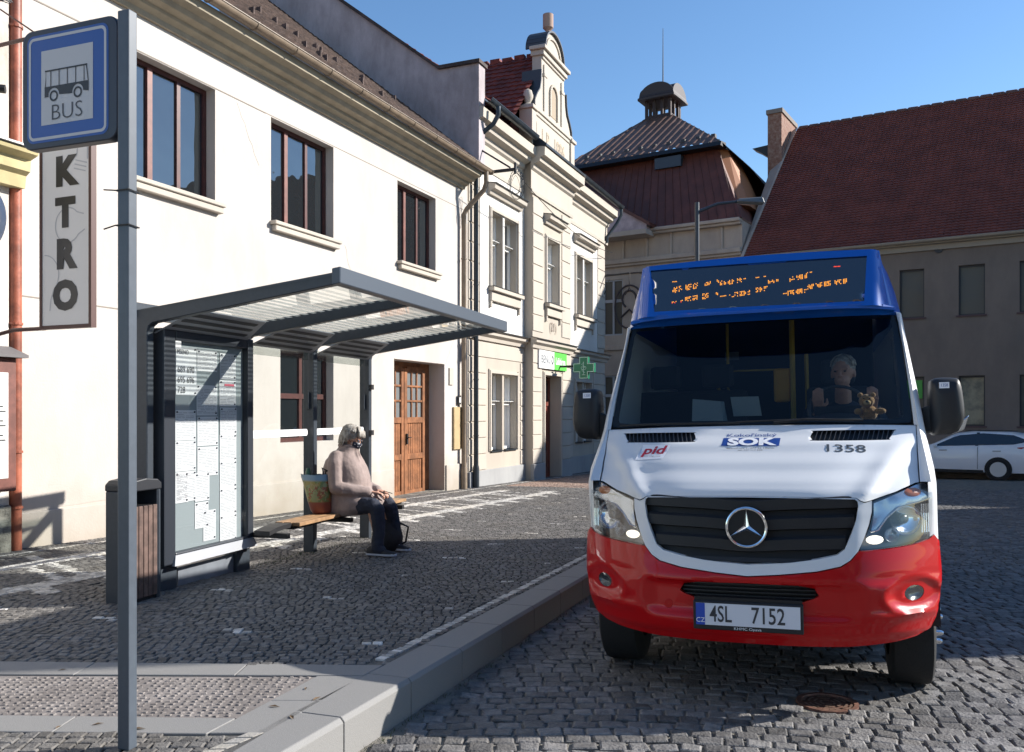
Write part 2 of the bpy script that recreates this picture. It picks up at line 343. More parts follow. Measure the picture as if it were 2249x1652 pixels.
line_stones('white_line', lambda s, c: tuple(FO+fu*s+fn_*(.305+c)), -6, 24, .058)
granite = PM('granite_slab', (.185, .180, .172), .7, col2=(.245, .238, .228), vscale=220, thr=(.3, .7), bump=.15, bscale=200)
tact_m = PM('tactile_paving', (.16, .14, .128), .8, col2=(.225, .20, .185), vscale=5, bump=.2)
m = MB(); s = -2.2; gp = .004
while s < 30:                                  # kerb stones, chamfered on the road side
    e = s+.66; A = [(0, -.2), (0, K-.02), (.018, K), (.255, K), (.255, -.2)]
    v = []
    for ss in (s+gp, e-gp): v += [kp(ss, d, k) for d, k in A]
    m.add(v, [(0, 1, 6, 5), (1, 2, 7, 6), (2, 3, 8, 7), (3, 4, 9, 8), (4, 3, 2, 1, 0), (5, 6, 7, 8, 9)]); s = e
def slab(mb, pts, t=.1, k=K):
    n = len(pts); v = [(x, y, gz(x, y, k)) for x, y in pts]+[(x, y, gz(x, y, k)-t) for x, y in pts]
    mb.add(v, [tuple(range(n))]+[(i, (i+1) % n, n+(i+1) % n, n+i) for i in range(n)])
struct(m.build('kerb', granite, bevel=.003))
m = MB()
def kd(s, d): return kp(s, d, 0)[:2]
ya = lambda x: 4.525+(-.77-x)*.012; yb = lambda x: 4.725+(-.7-x)*.037
xs = [-.775, -1.45, -2.3, -3.2, -4.2]
m2 = [(-.70, 4.725)]
for i in range(4):
    x0, x1 = xs[i]-(0 if i == 0 else .003), xs[i+1]+.003; xt = (-.705 if i == 0 else x0)
    slab(m, [(x0, ya(x0)), (xt, yb(xt)), (x1, yb(x1)), (x1, ya(x1))])
yc = lambda x: 3.65+(-1.24-x)*.03; yd = lambda x: 3.845+(-1.24-x)*.04
xs = [-1.29, -1.95, -2.7, -3.6]
for i in range(3):
    x0, x1 = xs[i]-(0 if i == 0 else .003), xs[i+1]+.003; slab(m, [(x0+(.0 if i else 0), yc(x0)), (x0+(.06 if i == 0 else 0), yd(x0)), (x1, yd(x1)), (x1, yc(x1))])
jn = lambda y: -1.04+(y-3.65)*.3103           # joint between kerb stones and second strip
lf = lambda y: -1.225+(y-3.84)*.31
for y0, y1 in ((3.2, 3.655), (3.66, 4.10), (4.105, 4.515)):
    slab(m, [(jn(y0)-.003, y0), (jn(y1)-.003, y1), (lf(y1)+(.17 if y0 < 3.5 else 0), y1), (lf(y0)+(.13 if y0 < 3.5 else 0), y0)])
struct(m.build('paving_slabs', granite, bevel=.003))
m = MB(); slab(m, [(lf(3.86)-.004, 3.86), (lf(4.51)-.004, 4.51), (-4.2, 4.56), (-4.2, 3.95)], k=K-.006)
for i in range(70):                            # raised studs of the tactile field
    for j in range(16):
        x = -1.06-.044*i+random.uniform(-.007, .007); y = 3.885+.041*j+random.uniform(-.006, .006)+(-1.2-x)*.03
        if x < lf(y)-.02 and y < 4.50:
            z = gz(x, y, K-.006); r = .013; a = random.random()*1.5
            m.add([(x+r*1.2*cos(a+q*PI/2), y+r*1.2*sin(a+q*PI/2), z) for q in range(4)]+[(x+r*.8*cos(a+q*PI/2), y+r*.8*sin(a+q*PI/2), z+.006) for q in range(4)], [(4, 5, 6, 7)]+[(q, (q+1) % 4, 4+(q+1) % 4, 4+q) for q in range(4)])
struct(m.build('tactile_paving', tact_m, recalc=False))
m = MB()                                       # short white line by the kerb
for i in range(4): 
    y = 3.40+.066*i; x = -1.225+(y-3.44)*.5; slab(m, [(x, y), (x+.066, y+.004), (x+.095, y+.058), (x+.03, y+.056)], k=K+.003)
struct(m.build('white_line', mosaic_w))
# ---------------------------------------------------------------- house 1 (cream) 
FR = PI/2-FA
def facade_thing(name, label, cat): return thing(name, label, cat, (FO.x, FO.y, 0), FR)
h1 = facade_thing('cream_house', 'long cream plastered house with brown windows and tiled roof behind the bus shelter', 'house')
W1 = [(.36, 1.95, 4.42, 6.03), (3.18, 4.86, 4.42, 6.03), (7.03, 8.63, 4.42, 6.0)]
GW = [(3.41, 4.86, .96, 2.44, .2), (.26, .62, .9, 2.4, .2)]
DOOR = (6.9, 9.04, -.5, 2.49, .4)
m = MB(); wall_mesh(m, -1.15, 10.16, -.6, 7.0, [(*w, .21) for w in W1]+GW+[DOOR])
m.add([(-1.15, 0, -.6), (-1.15, 9, -.6), (-1.15, 9, 7), (-1.15, 0, 7)], [(0, 1, 2, 3)])
wl = m.build('wall', cream, h1)
m = MB()
m.box(-1.14, 6.86, -.035, .01, -.6, .34); m.box(9.08, 10.1, -.035, .01, -.6, .29)                 # plinth
m.build('plinth', cream, h1, bevel=.008)
m = MB(); m.box(-1.14, 3.05, -.006, .002, 6.04, 6.055)
for a, b in ((-1.1, 10.1),): m.box(a, b, -.0035, .002, 6.045, 6.058)
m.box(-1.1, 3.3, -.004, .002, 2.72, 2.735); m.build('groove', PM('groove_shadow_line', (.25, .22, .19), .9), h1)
prof = [(0, 6.50), (-.05, 6.50), (-.07, 6.56), (-.16, 6.60), (-.17, 6.64), (-.30, 6.66), (-.34, 6.72), (-.46, 6.75), (-.48, 6.83), (-.48, 6.86), (0, 6.9)]
m = MB().prism(prof, 'x', -1.12, 9.95); m.build('cornice', PM('tan_cornice_paint', (.33, .285, .21), .85, var=.12, vscale=3), h1, smooth=40)
def gutter(mb, s0, s1, y, z, r):
    P = []
    for k in range(11):
        a = PI+PI*k/10; P.append((y+r*cos(a), z+r*sin(a)))
    P2 = [(y+(r-.012)*cos(PI+PI*k/10), z+(r-.012)*sin(PI+PI*k/10)) for k in range(10, -1, -1)]
    mb.prism(P+P2, 'x', s0, s1); mb.tube([(s0, y-r, z), (s1, y-r, z)], .012, 6); return mb
m = gutter(MB(), -1.1, 10.25, -.56, 6.93, .085); 
for i in range(12): m.box(-.6+i*.9, -.575+i*.9, -.655, -.47, 6.925, 6.945); m.tube([(-.6+i*.9, -.56-.09*cos(PI*k/8), 6.93-.09*sin(PI*k/8)) for k in range(9)], .008, 5)
m.build('gutter', gutter_m, h1, smooth=40)
m = MB(); tiled_roof(m, (-1.2, -.50, 6.98), (10.17, -.50, 6.98), (-1.2, 6.1, 12.3), (10.17, 6.1, 12.3), 56, 46, .012, .035, 2)
for i in range(26):
    s = random.uniform(-.5, 9.8); t_ = random.choice([.8, 1.6]); m.box(s, s+.02, -.5+t_, -.5+t_+.1, 6.98+t_*.806, 6.98+t_*.806+.16)
rf = m.build('roof', old_tile, h1)
m = MB()
for w in W1: m.box(w[0]+(.0 if w[0] < 1 else -.03), w[1]+.1, -.12, .2, 4.36, 4.42); m.box(w[0]+.01, w[1]+.08, -.09, 0, 4.27, 4.36)
m.build('sill', light_beige, h1, bevel=.01)
for i, w in enumerate(W1):
    fr = casement(h1, w[0], w[1], w[2], w[3], .21, 3, brown_frame, glass_w, .06, midframe=red_frame)
for w in GW: casement(h1, *w[:4], .2, 2 if w[1]-w[0] > 1 else 1, brown_frame, glass_w, .07, bars=((w[2]+.75),) if w[1]-w[0] > 1 else ())
# double door
dr = MB(); y = .4
dr.box(6.95, 9.04, y-.02, y+.02, 2.36, 2.49); dr.box(8.76, 9.04, y-.02, y+.02, -.4, 2.36); dr.box(6.9, 7.0, y-.02, y+.02, -.4, 2.36)
for a, b in ((7.0, 7.86), (7.88, 8.76)):
    dr.box(a, a+.12, y-.07, y, -.3, 2.36); dr.box(b-.1, b, y-.07, y, -.3, 2.36)
    for zz in (-.3, .46, 1.22, 2.28): dr.box(a+.12, b-.1, y-.068, y, zz, zz+.12)
    for zz in (1.66, 1.97): dr.box(a+.12, b-.1, y-.06, y, zz, zz+.04)
    w = (b-a-.22)/3
    for k in (1, 2): dr.box(a+.12+k*w-.018, a+.12+k*w+.018, y-.058, y, 1.34, 2.28)
    nb = 7; w = (b-a-.22)/nb
    for k in range(nb):
        for z0, z1 in ((-.18, .46), (.58, 1.22)): dr.box(a+.12+k*w+.006, a+.12+(k+1)*w-.006, y-.04, y, z0, z1)
dro = dr.build('door', wood_door, h1, bevel=.004)
MB().add([(7.0, y-.03, 1.3), (8.76, y-.03, 1.3), (8.76, y-.03, 2.3), (7.0, y-.03, 2.3)], [(0, 1, 2, 3)]).build('pane', glassmat('door_glass', (.20, .21, .21), .12, .08), dro)
m = MB(); m.box(7.93, 7.97, y-.11, y-.07, .78, 1.0); m.tube([(7.95, y-.1, .92), (7.95, y-.14, .92), (8.05, y-.14, .92)], .01, 6); m.build('handle', black_m, dro)
MB().box(6.9, 9.04, -.02, .5, -.6, -.25).build('doorstep', oldstone, h1)
def pipe(name, mat, label, pts, r, clips=(), cat='downpipe', lower=None):
    o = MB().tube(pts, r, 14).build('pipe', mat, None, smooth=60)
    t_ = facade_thing(name, label, cat); o.parent = t_; m = MB()
    for z in clips:
        x, y_ = pts[-1][0], pts[-1][1]; m.lathe([(r, -.012), (r+.012, -.012), (r+.012, .012), (r, .012)], (x, y_, z), 14)
    if clips: m.build('clip', mat, t_)
    if lower: MB().lathe([(r*1.02, 0), (r*1.35, .02), (r*1.35, lower), (r*1.15, lower+.06)], (pts[-1][0], pts[-1][1], pts[-1][2]), 16).build('standpipe', mat, t_, smooth=40)
    return t_
pipe('rain_pipe', gutter_m, 'beige downpipe at the far end of the cream house wall', [(10.0, -.56, 6.86), (10.0, -.56, 6.6), (10.0, -.5, 6.45), (9.82, -.16, 6.02), (9.8, -.1, 5.9), (9.8, -.1, -.3)], .055, (4.9, 3, 1.2), lower=.45)
pipe('rain_pipe', dark_pipe, 'dark grey downpipe on the corner of the beige house', [(10.55, -.62, 8.5), (10.55, -.62, 8.32), (10.54, -.5, 8.12), (10.42, -.2, 7.85), (10.4, -.12, 7.7), (10.4, -.12, -.35)], .055, (6.6, 4.4, 2.2, .9), lower=.5)
pipe('rain_pipe', copper, 'rusty red downpipe running down beside the projecting cream house corner', [(-1.22, -.10, 9.5), (-1.22, -.10, -.05)], .062, (5.6, 4.2, 2.4, 1.02, .42))
# small things on the wall
tag(MB().box(9.42, 9.84, -.05, .01, .62, 1.56).build('wall_cabinet', PM('ochre_cabinet', (.46, .33, .17), .6, var=.1)), 'flat ochre cabinet on the wall right of the wooden door', 'cabinet')
o = bpy.data.objects['wall_cabinet']; o.location = (FO.x, FO.y, 0); o.rotation_euler = (0, 0, FR)
hn = facade_thing('house_number_sign', 'tiny black and white house number plate high beside the wooden door', 'sign')
MB().box(9.62, 9.74, -.06, -.03, 1.62, 1.82).build('plate', black_m, hn); MB().box(9.645, 9.715, -.066, -.06, 1.66, 1.78).build('number_field', white_frame, hn)
tag(MB().box(9.24, 9.42, -.03, .01, 2.05, 2.42).build('vent_cover', light_beige), 'small beige vent cover above the ochre wall cabinet', 'vent cover')
o = bpy.data.objects['vent_cover']; o.location = (FO.x, FO.y, 0); o.rotation_euler = (0, 0, FR)

# ---------------------------------------------------------------- house 0 at the left edge
h0 = facade_thing('old_house', 'old white house with peeling plaster and yellow cornice at the left edge', 'house')
m = MB(); wall_mesh(m, -9, -1.30, -.6, 10, [], -.10); m.add([(-1.30, -.10, -.6), (-1.30, 6, -.6), (-1.30, 6, 10), (-1.30, -.10, 10)], [(0, 1, 2, 3)])
m.build('wall', plaster('peeling_white_plaster', (.64, .62, .59), (.42, .36, .30)), h0)
m = MB().box(-9, -1.31, -.17, -.1, -.6, .46); m.build('plinth', oldstone, h0, bevel=.02)
prof = [(-.1, 3.85), (-.22, 3.85), (-.24, 3.98), (-.30, 4.02), (-.31, 4.14), (-.42, 4.18), (-.43, 4.22), (-.1, 4.30)]
m = MB().prism(prof, 'x', -9, -1.20); c0 = m.build('cornice', yellow_st, h0, smooth=40)
MB().box(-9, -1.17, -.46, -.1, 4.235, 4.255).build('flashing', PM('white_tin', (.6, .6, .6), .5), c0)
# notice case with brown frame
nb = facade_thing('notice_case', 'brown framed notice case with a little roof on the old house wall', 'notice case')
MB().box(-2.6, -1.36, -.30, -.12, .62, 2.02).build('frame', red_frame, nb, bevel=.01)
MB().box(-2.54, -1.46, -.306, -.30, .76, 1.86).build('paper_field', PM('paper', (.75, .75, .72), .8), nb)
MB().prism([(-.38, 2.02), (-.38, 2.05), (-.1, 2.15), (-.1, 2.02)], 'x', -2.7, -1.28).build('roof', PM('case_roof', (.13, .12, .12), .7), nb)
m = MB()
for i in range(9): m.box(-1.62, -1.49-.03*(i % 3), -.3075, -.306, 1.15+.05*i, 1.165+.05*i)
m.build('print', black_m, nb)
rs = facade_thing('round_sign', 'pale blue round sign cut off by the left edge below the yellow cornice', 'sign')
MB().lathe([(.0, -.03), (.30, -.03), (.33, 0), (.30, .03), (0, .03)], (-1.88, -.50, 3.35), 36, 'x').build('disc', PM('pale_blue_enamel', (.42, .47, .58), .5), rs, smooth=30)
MB().tube([(-1.88, -.1, 3.3), (-1.88, -.2, 3.3)], .02, 8).build('bracket', black_m, rs)
MB().tube([(-1.88, -.1, 3.6), (-1.88, -.5, 3.6)], .015, 8).build('bracket', black_m, rs)

# ---------------------------------------------------------------- ELEKTRO sign
e = facade_thing('shop_sign', 'tall hanging white ELEKTRO sign with brown frame and grey light bulbs', 'sign')
SS = -1.62; y0, y1 = -1.68, -1.05; z0, z1 = 2.30, 5.18       # sign plane at x=SS, spans y
brn = PM('brown_sign_frame', (.07, .025, .02), .5)
m = MB(); fw = .035
for a, b in ((y0-fw, y0), (y1, y1+fw)): m.box(SS-.042, SS+.02, a, b, z0-fw, z1+fw)
m.box(SS-.041, SS+.019, y0, y1, z0-fw, z0); m.box(SS-.041, SS+.019, y0, y1, z1, z1+fw); m.build('frame', brn, e)
MB().box(SS-.035, SS+.012, y0, y1, z0, z1).build('panel', PM('sign_white', (.72, .70, .68), .6), e)
m = MB(); zc = 2.575
fn = lambda yc, zc_: (lambda u_, v_, h_: (SS-.038-h_, yc-u_, zc_+v_))
for i, ch in enumerate('ORTKELE'):
    m.text(ch, .37, (lambda u_, v_, h_, zz=zc+i*.404: (SS-.0385, -1.365-u_*1.06, zz+v_)), off=.024)
m.build('lettering', PM('black_sign_letters', (.03, .03, .032), .3), e, recalc=False)
m = MB()
def arc(mb, cy, cz, r, a0, a1, wd=.012, n=24):
    pt = [(cy+r*cos(a0+(a1-a0)*i/n), cz+r*sin(a0+(a1-a0)*i/n)) for i in range(n+1)]; line(mb, pt, wd)
def line(mb, pt, wd=.012):
    for (a, b), (c, d) in zip(pt, pt[1:]):
        l = math.hypot(c-a, d-b) or 1; px, py = -(d-b)/l*wd/2, (c-a)/l*wd/2
        mb.add([(SS-.0372, a+px, b+py), (SS-.0372, c+px, d+py), (SS-.0372, c-px, d-py), (SS-.0372, a-px, b-py)], [(0, 1, 2, 3)])
def bulb(cy, cz, rot, sc=1.0, clip=True):
    r = .17*sc; pts_ = [(r*cos(a), r*sin(a)) for a in [R(-50+i*280/26) for i in range(27)]]
    pts_ = [(.065*sc, -.31*sc)]+[(.075*sc, -.22*sc)]+pts_+[(-.075*sc, -.22*sc), (-.065*sc, -.31*sc)]
    segs = [pts_]+[[(-.07*sc, -.34*sc-.035*k*sc), (.07*sc, -.34*sc-.035*k*sc)] for k in range(3)]
    for sg in segs:
        q = [(cy+x_*cos(rot)-z_*sin(rot), cz+x_*sin(rot)+z_*cos(rot)) for x_, z_ in sg]; q = [p_ for p_ in q if y0 < p_[0] < y1]
        if len(q) > 1: line(m, q)
bulb(-1.40, 3.27, R(-95)); bulb(-1.08, 2.80, R(0), 1.15); bulb(-1.68, 4.25, R(15), 1.15); bulb(-1.36, 4.95, R(80))
m.build('bulb_drawing', PM('grey_print', (.46, .46, .48), .5), e, recalc=False)
m = MB(); m.tube([(SS, -1.05, z0-.02), (SS, -.6, z0-.02), (SS-.12, -.1, z0-.14)], .02, 8); m.tube([(SS, -1.05, z1+.02), (SS, -.1, z1+.02)], .02, 8)
m.tube([(SS, -.95, z1+.03), (SS-.1, -.1, z1+.6)], .008, 6); m.build('bracket', brn, e)
# electricity bracket on the corner
b_ = facade_thing('wall_bracket', 'dark iron wall bracket with insulators and thin wires at top left', 'bracket')
m = MB(); m.tube([(-1.9, -.10, 4.75), (-1.6, -.45, 4.75)], .045, 8); m.tube([(-1.9, -.1, 5.5), (-1.5, -.40, 5.75)], .022, 6); m.build('arm', black_m, b_)
m = MB()
for i in range(7): m.tube([(-9, -.13-.02*i, 5.0+.38*i), (-1.45, -.30-.01*i, 5.72+.02*(i % 3))], .006, 4)
m.build('wire', PM('grey_wire', (.16, .16, .16), .7), b_)
# ---------------------------------------------------------------- house 2 (beige, with pediment)
h2 = facade_thing('beige_house', 'beige ornate two storey house with baroque pediment and stone courses', 'house')
RL, RR, RC = 13.65, 16.72, 15.18                 # projecting middle bay
DB = (11.47, 12.20), (12.31, 13.11); DC = (17.92, 18.66), (18.78, 19.52)
up = [(a, b, 4.49, 6.34, .27) for a, b in DB+DC]; dn = [(a, b, .50, 2.38, .27) for a, b in DB+DC]
m = MB(); wall_mesh(m, 10.17, RL, -.8, 8.3, up[:2]+dn[:2]); wall_mesh(m, RR, 21.05, -.8, 8.3, up[2:]+dn[2:])
m.add([(21.05, 0, -.8), (21.05, 8, -.8), (21.05, 8, 8.4), (21.05, 0, 8.4)], [(0, 1, 2, 3)])
m.build('wall', beige, h2)
m = MB(); wall_mesh(m, RL, RR, -.8, 8.42, [(14.69, 15.66, 4.45, 6.25, .3), (14.52, 15.80, -.6, 2.45, .37)], y=-.25)
for s_ in (RL, RR): m.add([(s_, -.25, -.8), (s_, 0, -.8), (s_, 0, 8.42), (s_, -.25, 8.42)], [(0, 1, 2, 3)])
m.build('middle_bay', beige, h2)
def courses(mb, a, b, z0, z1, pitch, y, ex=(), t=.022):
    n = int((z1-z0)/pitch+.5); p_ = (z1-z0)/n
    for i in range(n):
        c, d = z0+i*p_, z0+(i+1)*p_-.03; cuts = [(a, b)]
        for e_ in ex:
            if e_[2] < d and e_[3] > c:
                nc = []
                for q in cuts:
                    if q[0] < e_[0]: nc.append((q[0], min(q[1], e_[0])))
                    if q[1] > e_[1]: nc.append((max(q[0], e_[1]), q[1]))
                cuts = [q for q in nc if q[1]-q[0] > .03]
        for q in cuts: mb.box(q[0], q[1], y-t, y, c, d)
    return mb
m = MB()
courses(m, 10.22, RL-.01, .08, 3.15, .378, 0, [(11.2, 13.38, -.1, 2.62)]); courses(m, RR+.01, 21.07, .08, 3.15, .378, 0, [(17.65, 19.8, -.1, 2.62)])
courses(m, RL-.015, RR+.015, .08, 3.15, .378, -.25, [(14.3, 16.0, -1, 2.62)])
courses(m, 10.22, 10.80, 3.62, 7.2, .45, 0); courses(m, 20.25, 21.07, 3.62, 7.2, .45, 0); courses(m, RL, RR, 3.62, 7.2, .45, -.25, [(14.4, 15.95, 3.9, 7.1)])
m.build('stone_course', light_beige, h2, bevel=.006)
m = MB()
for a, b, W in ((10.84, RL-.02, DB), (RR+.02, 20.2, DC)): wall_mesh(m, a, b, 3.45, 7.35, [(w[0]-.0, w[1]+.0, 4.49, 6.34, .02) for w in W], y=-.018)
m.build('stucco_field', white_stucco, h2)
m = MB().box(10.2, RL, -.05, 0, -.8, .06); m.box(RR, 21.1, -.05, 0, -.8, .06); m.box(RL-.04, 14.45, -.31, -.2, -.8, .06); m.box(15.87, RR+.04, -.31, -.2, -.8, .06)
m.build('plinth', plinth_m, h2, bevel=.01)
def surround(a, b, c, d, y, hood=True, sill=True):
    m = MB(); t = .09
    m.box(a-t, a-.015, y-.05, y, c, d+t); m.box(b+.015, b+t, y-.05, y, c, d+t); m.box(a-.015, b+.015, y-.05, y, d+.015, d+t); m.box(a-t-.03, a-t, y-.03, y, c, d+t+.03); m.box(b+t, b+t+.03, y-.03, y, c, d+t+.03)
    o = m.build('window_surround', light_beige, h2, bevel=.006)
    if hood:
        pr = [(y, d+.38), (y-.07, d+.38), (y-.10, d+.46), (y-.20, d+.50), (y-.22, d+.60), (y-.24, d+.62), (y, d+.66)]
        MB().prism(pr, 'x', a-.22, b+.22).build('hood', light_beige, o)
        MB().prism([(y, d+.663), (y-.26, d+.625), (y-.26, d+.61), (y-.25, d+.61), (y, d+.65)], 'x', a-.24, b+.24).build('hood_flashing', dark_pipe, o)
    if sill:
        m = MB().box(a-.16, b+.16, y-.16, y, c-.10, c); m.box(a-.12, b+.12, y-.08, y, c-.34, c-.10); m.box(a-.12, a-.04, y-.06, y, c-.5, c-.34); m.box(b+.04, b+.12, y-.06, y, c-.5, c-.34)
        m.build('sill', light_beige, o, bevel=.008); MB().box(a-.17, b+.17, y-.175, y, c, c+.012).build('sill_flashing', dark_pipe, o)
    return o
surround(11.47, 13.11, 4.49, 6.34, -.018); surround(17.92, 19.52, 4.49, 6.34, -.018); surround(14.69, 15.66, 4.45, 6.25, -.25)
surround(11.47, 13.11, .50, 2.38, -.001, False, False); surround(17.92, 19.52, .50, 2.38, -.001, False, False); surround(14.52, 15.80, -.4, 2.45, -.25, False, False)
def h2win(a, b, c, d, y):
    tr = c+(d-c)*.60; m = MB(); fw = .05
    for q in ((a, a+fw), (b-fw, b)): m.box(*q, y-.09, y, c, d)
    m.box(a+fw, b-fw, y-.058, y, c, c+.07); m.box(a+fw, b-fw, y-.058, y, d-fw, d); m.box(a+fw, b-fw, y-.10, y, tr, tr+.06); m.box(a+fw, b-fw, y-.14, y, tr+.06, tr+.085); m.box(a, b, y-.2, y-.06, tr+.085, tr+.1)
    m.box((a+b)/2-.03, (a+b)/2+.03, y-.057, y, c+.07, tr); fr = m.build('window', white_frame, h2, bevel=.004)
    MB().add([(a, y-.02, c), (b, y-.02, c), (b, y-.02, d), (a, y-.02, d)], [(0, 1, 2, 3)]).build('pane', glass_w, fr)
for w in up+dn: h2win(w[0], w[1], w[2], w[3], .26)
for w in dn: MB().box(w[0]-.01, w[1]+.01, -.05, .3, .47, .50).build('sill', dark_pipe, h2)
h2win(14.69, 15.66, 4.45, 6.25, .04)
wood_red = PM('dark_red_wood', (.16, .035, .02), .45, var=.3)
m = MB(); y = .1; m.box(14.52, 14.62, y-.05, y, -.6, 2.45); m.box(15.70, 15.80, y-.05, y, -.6, 2.45); m.box(14.62, 15.7, y-.05, y, 2.35, 2.45); m.box(14.62, 15.7, y-.07, y, 1.62, 1.74)
m.box(14.62, 14.78, y-.04, y, -.5, 1.62); m.box(15.54, 15.70, y-.04, y, -.5, 1.62); m.box(14.78, 15.54, y-.04, y, -.5, .35); m.box(14.78, 15.54, y-.04, y, 1.48, 1.62)
d2 = m.build('door', wood_red, h2, bevel=.004); MB().box(14.6, 15.7, y-.02, y-.01, .3, 2.4).build('pane', glass_w, d2); MB().tube([(14.74, y-.1, .2), (14.74, y-.1, .9)], .014, 8).build('handle', white_frame, d2)
MB().box(14.45, 15.87, -.45, .3, -.8, -.42).build('doorstep', oldstone, h2)
def cornice_run(prof, a, b, y, name, mat): return MB().prism([(p+y, q) for p, q in prof], 'x', a, b).build(name, mat, h2, smooth=30)
midp = [(0, 3.16), (-.05, 3.16), (-.07, 3.24), (-.16, 3.30), (-.17, 3.38), (-.20, 3.40), (0, 3.46)]
topp = [(0, 7.25), (-.04, 7.25), (-.05, 7.34), (-.02, 7.36), (-.02, 7.85), (-.08, 7.9), (-.10, 8.0), (-.26, 8.06), (-.28, 8.16), (-.40, 8.2), (-.41, 8.42), (0, 8.5)]
for a, b, yy in ((10.19, RL-.002, 0), (RL-.12, RR+.12, -.25), (RR+.122, 21.25, 0)):
    cornice_run(midp, a, b, yy, 'string_course', light_beige); cornice_run([(0, 3.463), (-.22, 3.405), (-.22, 3.39), (0, 3.45)], a-.02, b+.02, yy, 'string_flashing', dark_pipe)
cornice_run(topp, 10.19, RL-.15, 0, 'cornice', light_beige); cornice_run(topp, RL-.15, RR+.15, -.25, 'cornice', light_beige); cornice_run(topp, RR+.152, 21.35, 0, 'cornice', light_beige)
m = gutter(MB(), 10.25, 13.25, -.50, 8.62, .10); m.build('gutter', dark_pipe, h2, smooth=40)
m = gutter(MB(), 17.0, 21.5, -.50, 8.58, .10); m.tube([(21.45, -.5, 8.5), (21.45, -.5, 8.3), (21.4, -.35, 8.0), (21.12, -.08, 7.5), (21.12, -.08, 7.3)], .055, 10); m.build('gutter', dark_pipe, h2, smooth=40)
# roofs
m = MB(); tiled_roof(m, (10.5, -.45, 8.62), (21.3, -.45, 8.62), (10.5, 7, 14.2), (21.3, 7, 14.2), 50, 36, .02, .03, 2)
m.build('roof', red_tile, h2)
MB().hexa([(RL-.16, -.70, 8.44), (RR+.16, -.70, 8.44), (RR+.16, -.26, 8.44), (RL-.16, -.26, 8.44), (RL-.16, -.70, 8.50), (RR+.16, -.70, 8.50), (RR+.16, -.26, 8.86), (RL-.16, -.26, 8.86)]).build('roof_flashing', dark_pipe, h2)
m = MB(); tiled_roof(m, (12.45, -.1, 8.7), (12.45, 8, 8.7), (RC, -.1, 11.55), (RC, 8, 11.55), 36, 16, .02, .03, 2); tiled_roof(m, (17.9, -.1, 8.7), (17.9, 8, 8.7), (RC, -.1, 11.55), (RC, 8, 11.55), 36, 16, .02, .03, 2)
for i in range(20): m.box(RC-.09, RC+.09, .2+i*.38, .2+i*.38+.3, 11.5, 11.62+.02*(i % 2))
m.build('cross_roof', red_tile, h2)
# fire wall with stepped end
m = MB().prism([(-.30, 7.0), (-.30, 9.42), (.72, 9.42), (.78, 9.46), (7.2, 14.4), (7.2, 7.0)], 'x', 10.17, 10.50); m.build('fire_wall', firewall_m, h2)
m = MB().prism([(-.34, 9.42), (-.34, 9.50), (.72, 9.50), (7.2, 14.5), (7.2, 14.41), (.77, 9.455), (.72, 9.42)], 'x', 10.10, 10.56); m.build('coping', PM('dark_coping', (.07, .05, .045), .8, var=.4), h2)
# pediment (outline measured on the middle bay, in wall coordinates)
gy0, gy1 = -.27, .0
half = [(1.62, 8.42), (1.62, 9.50), (1.50, 9.50), (1.48, 9.75), (1.30, 9.98), (1.12, 10.15), (1.03, 10.40), (1.0, 10.72), (.92, 10.72), (.92, 11.42)]
gd = PM('dark_gable_sheet', (.055, .06, .07), .5, metal=.2)
out_ = [(RC-a, b) for a, b in half]+[(RC-.74, 11.42)]+[(RC-.74*cos(R(a)), 11.45+.60*sin(R(a))) for a in range(15, 180, 15)]+[(RC+.74, 11.42)]+[(RC+a, b) for a, b in half[::-1]]
pd = MB().prism(out_, 'y', gy0, gy1).build('pediment', light_beige, h2, recalc=True)
m = MB(); m.box(RC-1.06, RC+1.06, gy0-.16, gy1+.04, 11.30, 11.40); m.box(RC-.98, RC+.98, gy0-.09, gy1+.03, 11.16, 11.30); m.box(RC-.90, RC+.90, gy0-.04, gy1, 11.08, 11.16)
m.box(RC-1.52, RC+1.52, gy0-.07, gy1, 9.50, 9.62); m.box(RC-1.5, RC+1.5, gy0-.03, gy1, 9.40, 9.50)
for sg in (-1, 1):
    a, b = sorted((RC+sg*1.42, RC+sg*1.74)); m.box(a, b, gy0-.05, gy1+.05, 8.42, 9.46); m.box(a-.05, b+.05, gy0-.1, gy1+.1, 9.46, 9.56)
    a, b = sorted((RC+sg*.62, RC+sg*.80)); m.box(a, b, gy0-.04, gy0, 9.62, 10.95); m.box(a-.03, b+.03, gy0-.06, gy0, 10.62, 10.72)
m.build('moulding', light_beige, pd, bevel=.01)
def strip(mb, pts, y0_, y1_, t):                        # a sheet following an outline
    for (a, b), (c, d) in zip(pts, pts[1:]):
        l = math.hypot(c-a, d-b); nx, nz = -(d-b)/l*t, (c-a)/l*t
        mb.hexa([(a, y0_, b), (c, y0_, d), (c, y1_, d), (a, y1_, b), (a+nx, y0_, b+nz), (c+nx, y0_, d+nz), (c+nx, y1_, d+nz), (a+nx, y1_, b+nz)])
m = MB(); arcp = [(RC-.74*cos(R(a))*1.01, 11.45+.61*sin(R(a))) for a in range(0, 181, 12)]; strip(m, arcp, gy0-.08, gy1+.25, .05)
sc = [(RC-1.50, 9.56), (RC-1.49, 9.76), (RC-1.31, 9.99), (RC-1.13, 10.16), (RC-1.04, 10.41), (RC-1.01, 10.73)]; strip(m, sc, gy0-.05, gy1+.25, .04); strip(m, [(2*RC-a, b) for a, b in sc[::-1]], gy0-.05, gy1+.25, .04)
m.build('sheet_covering', gd, pd)
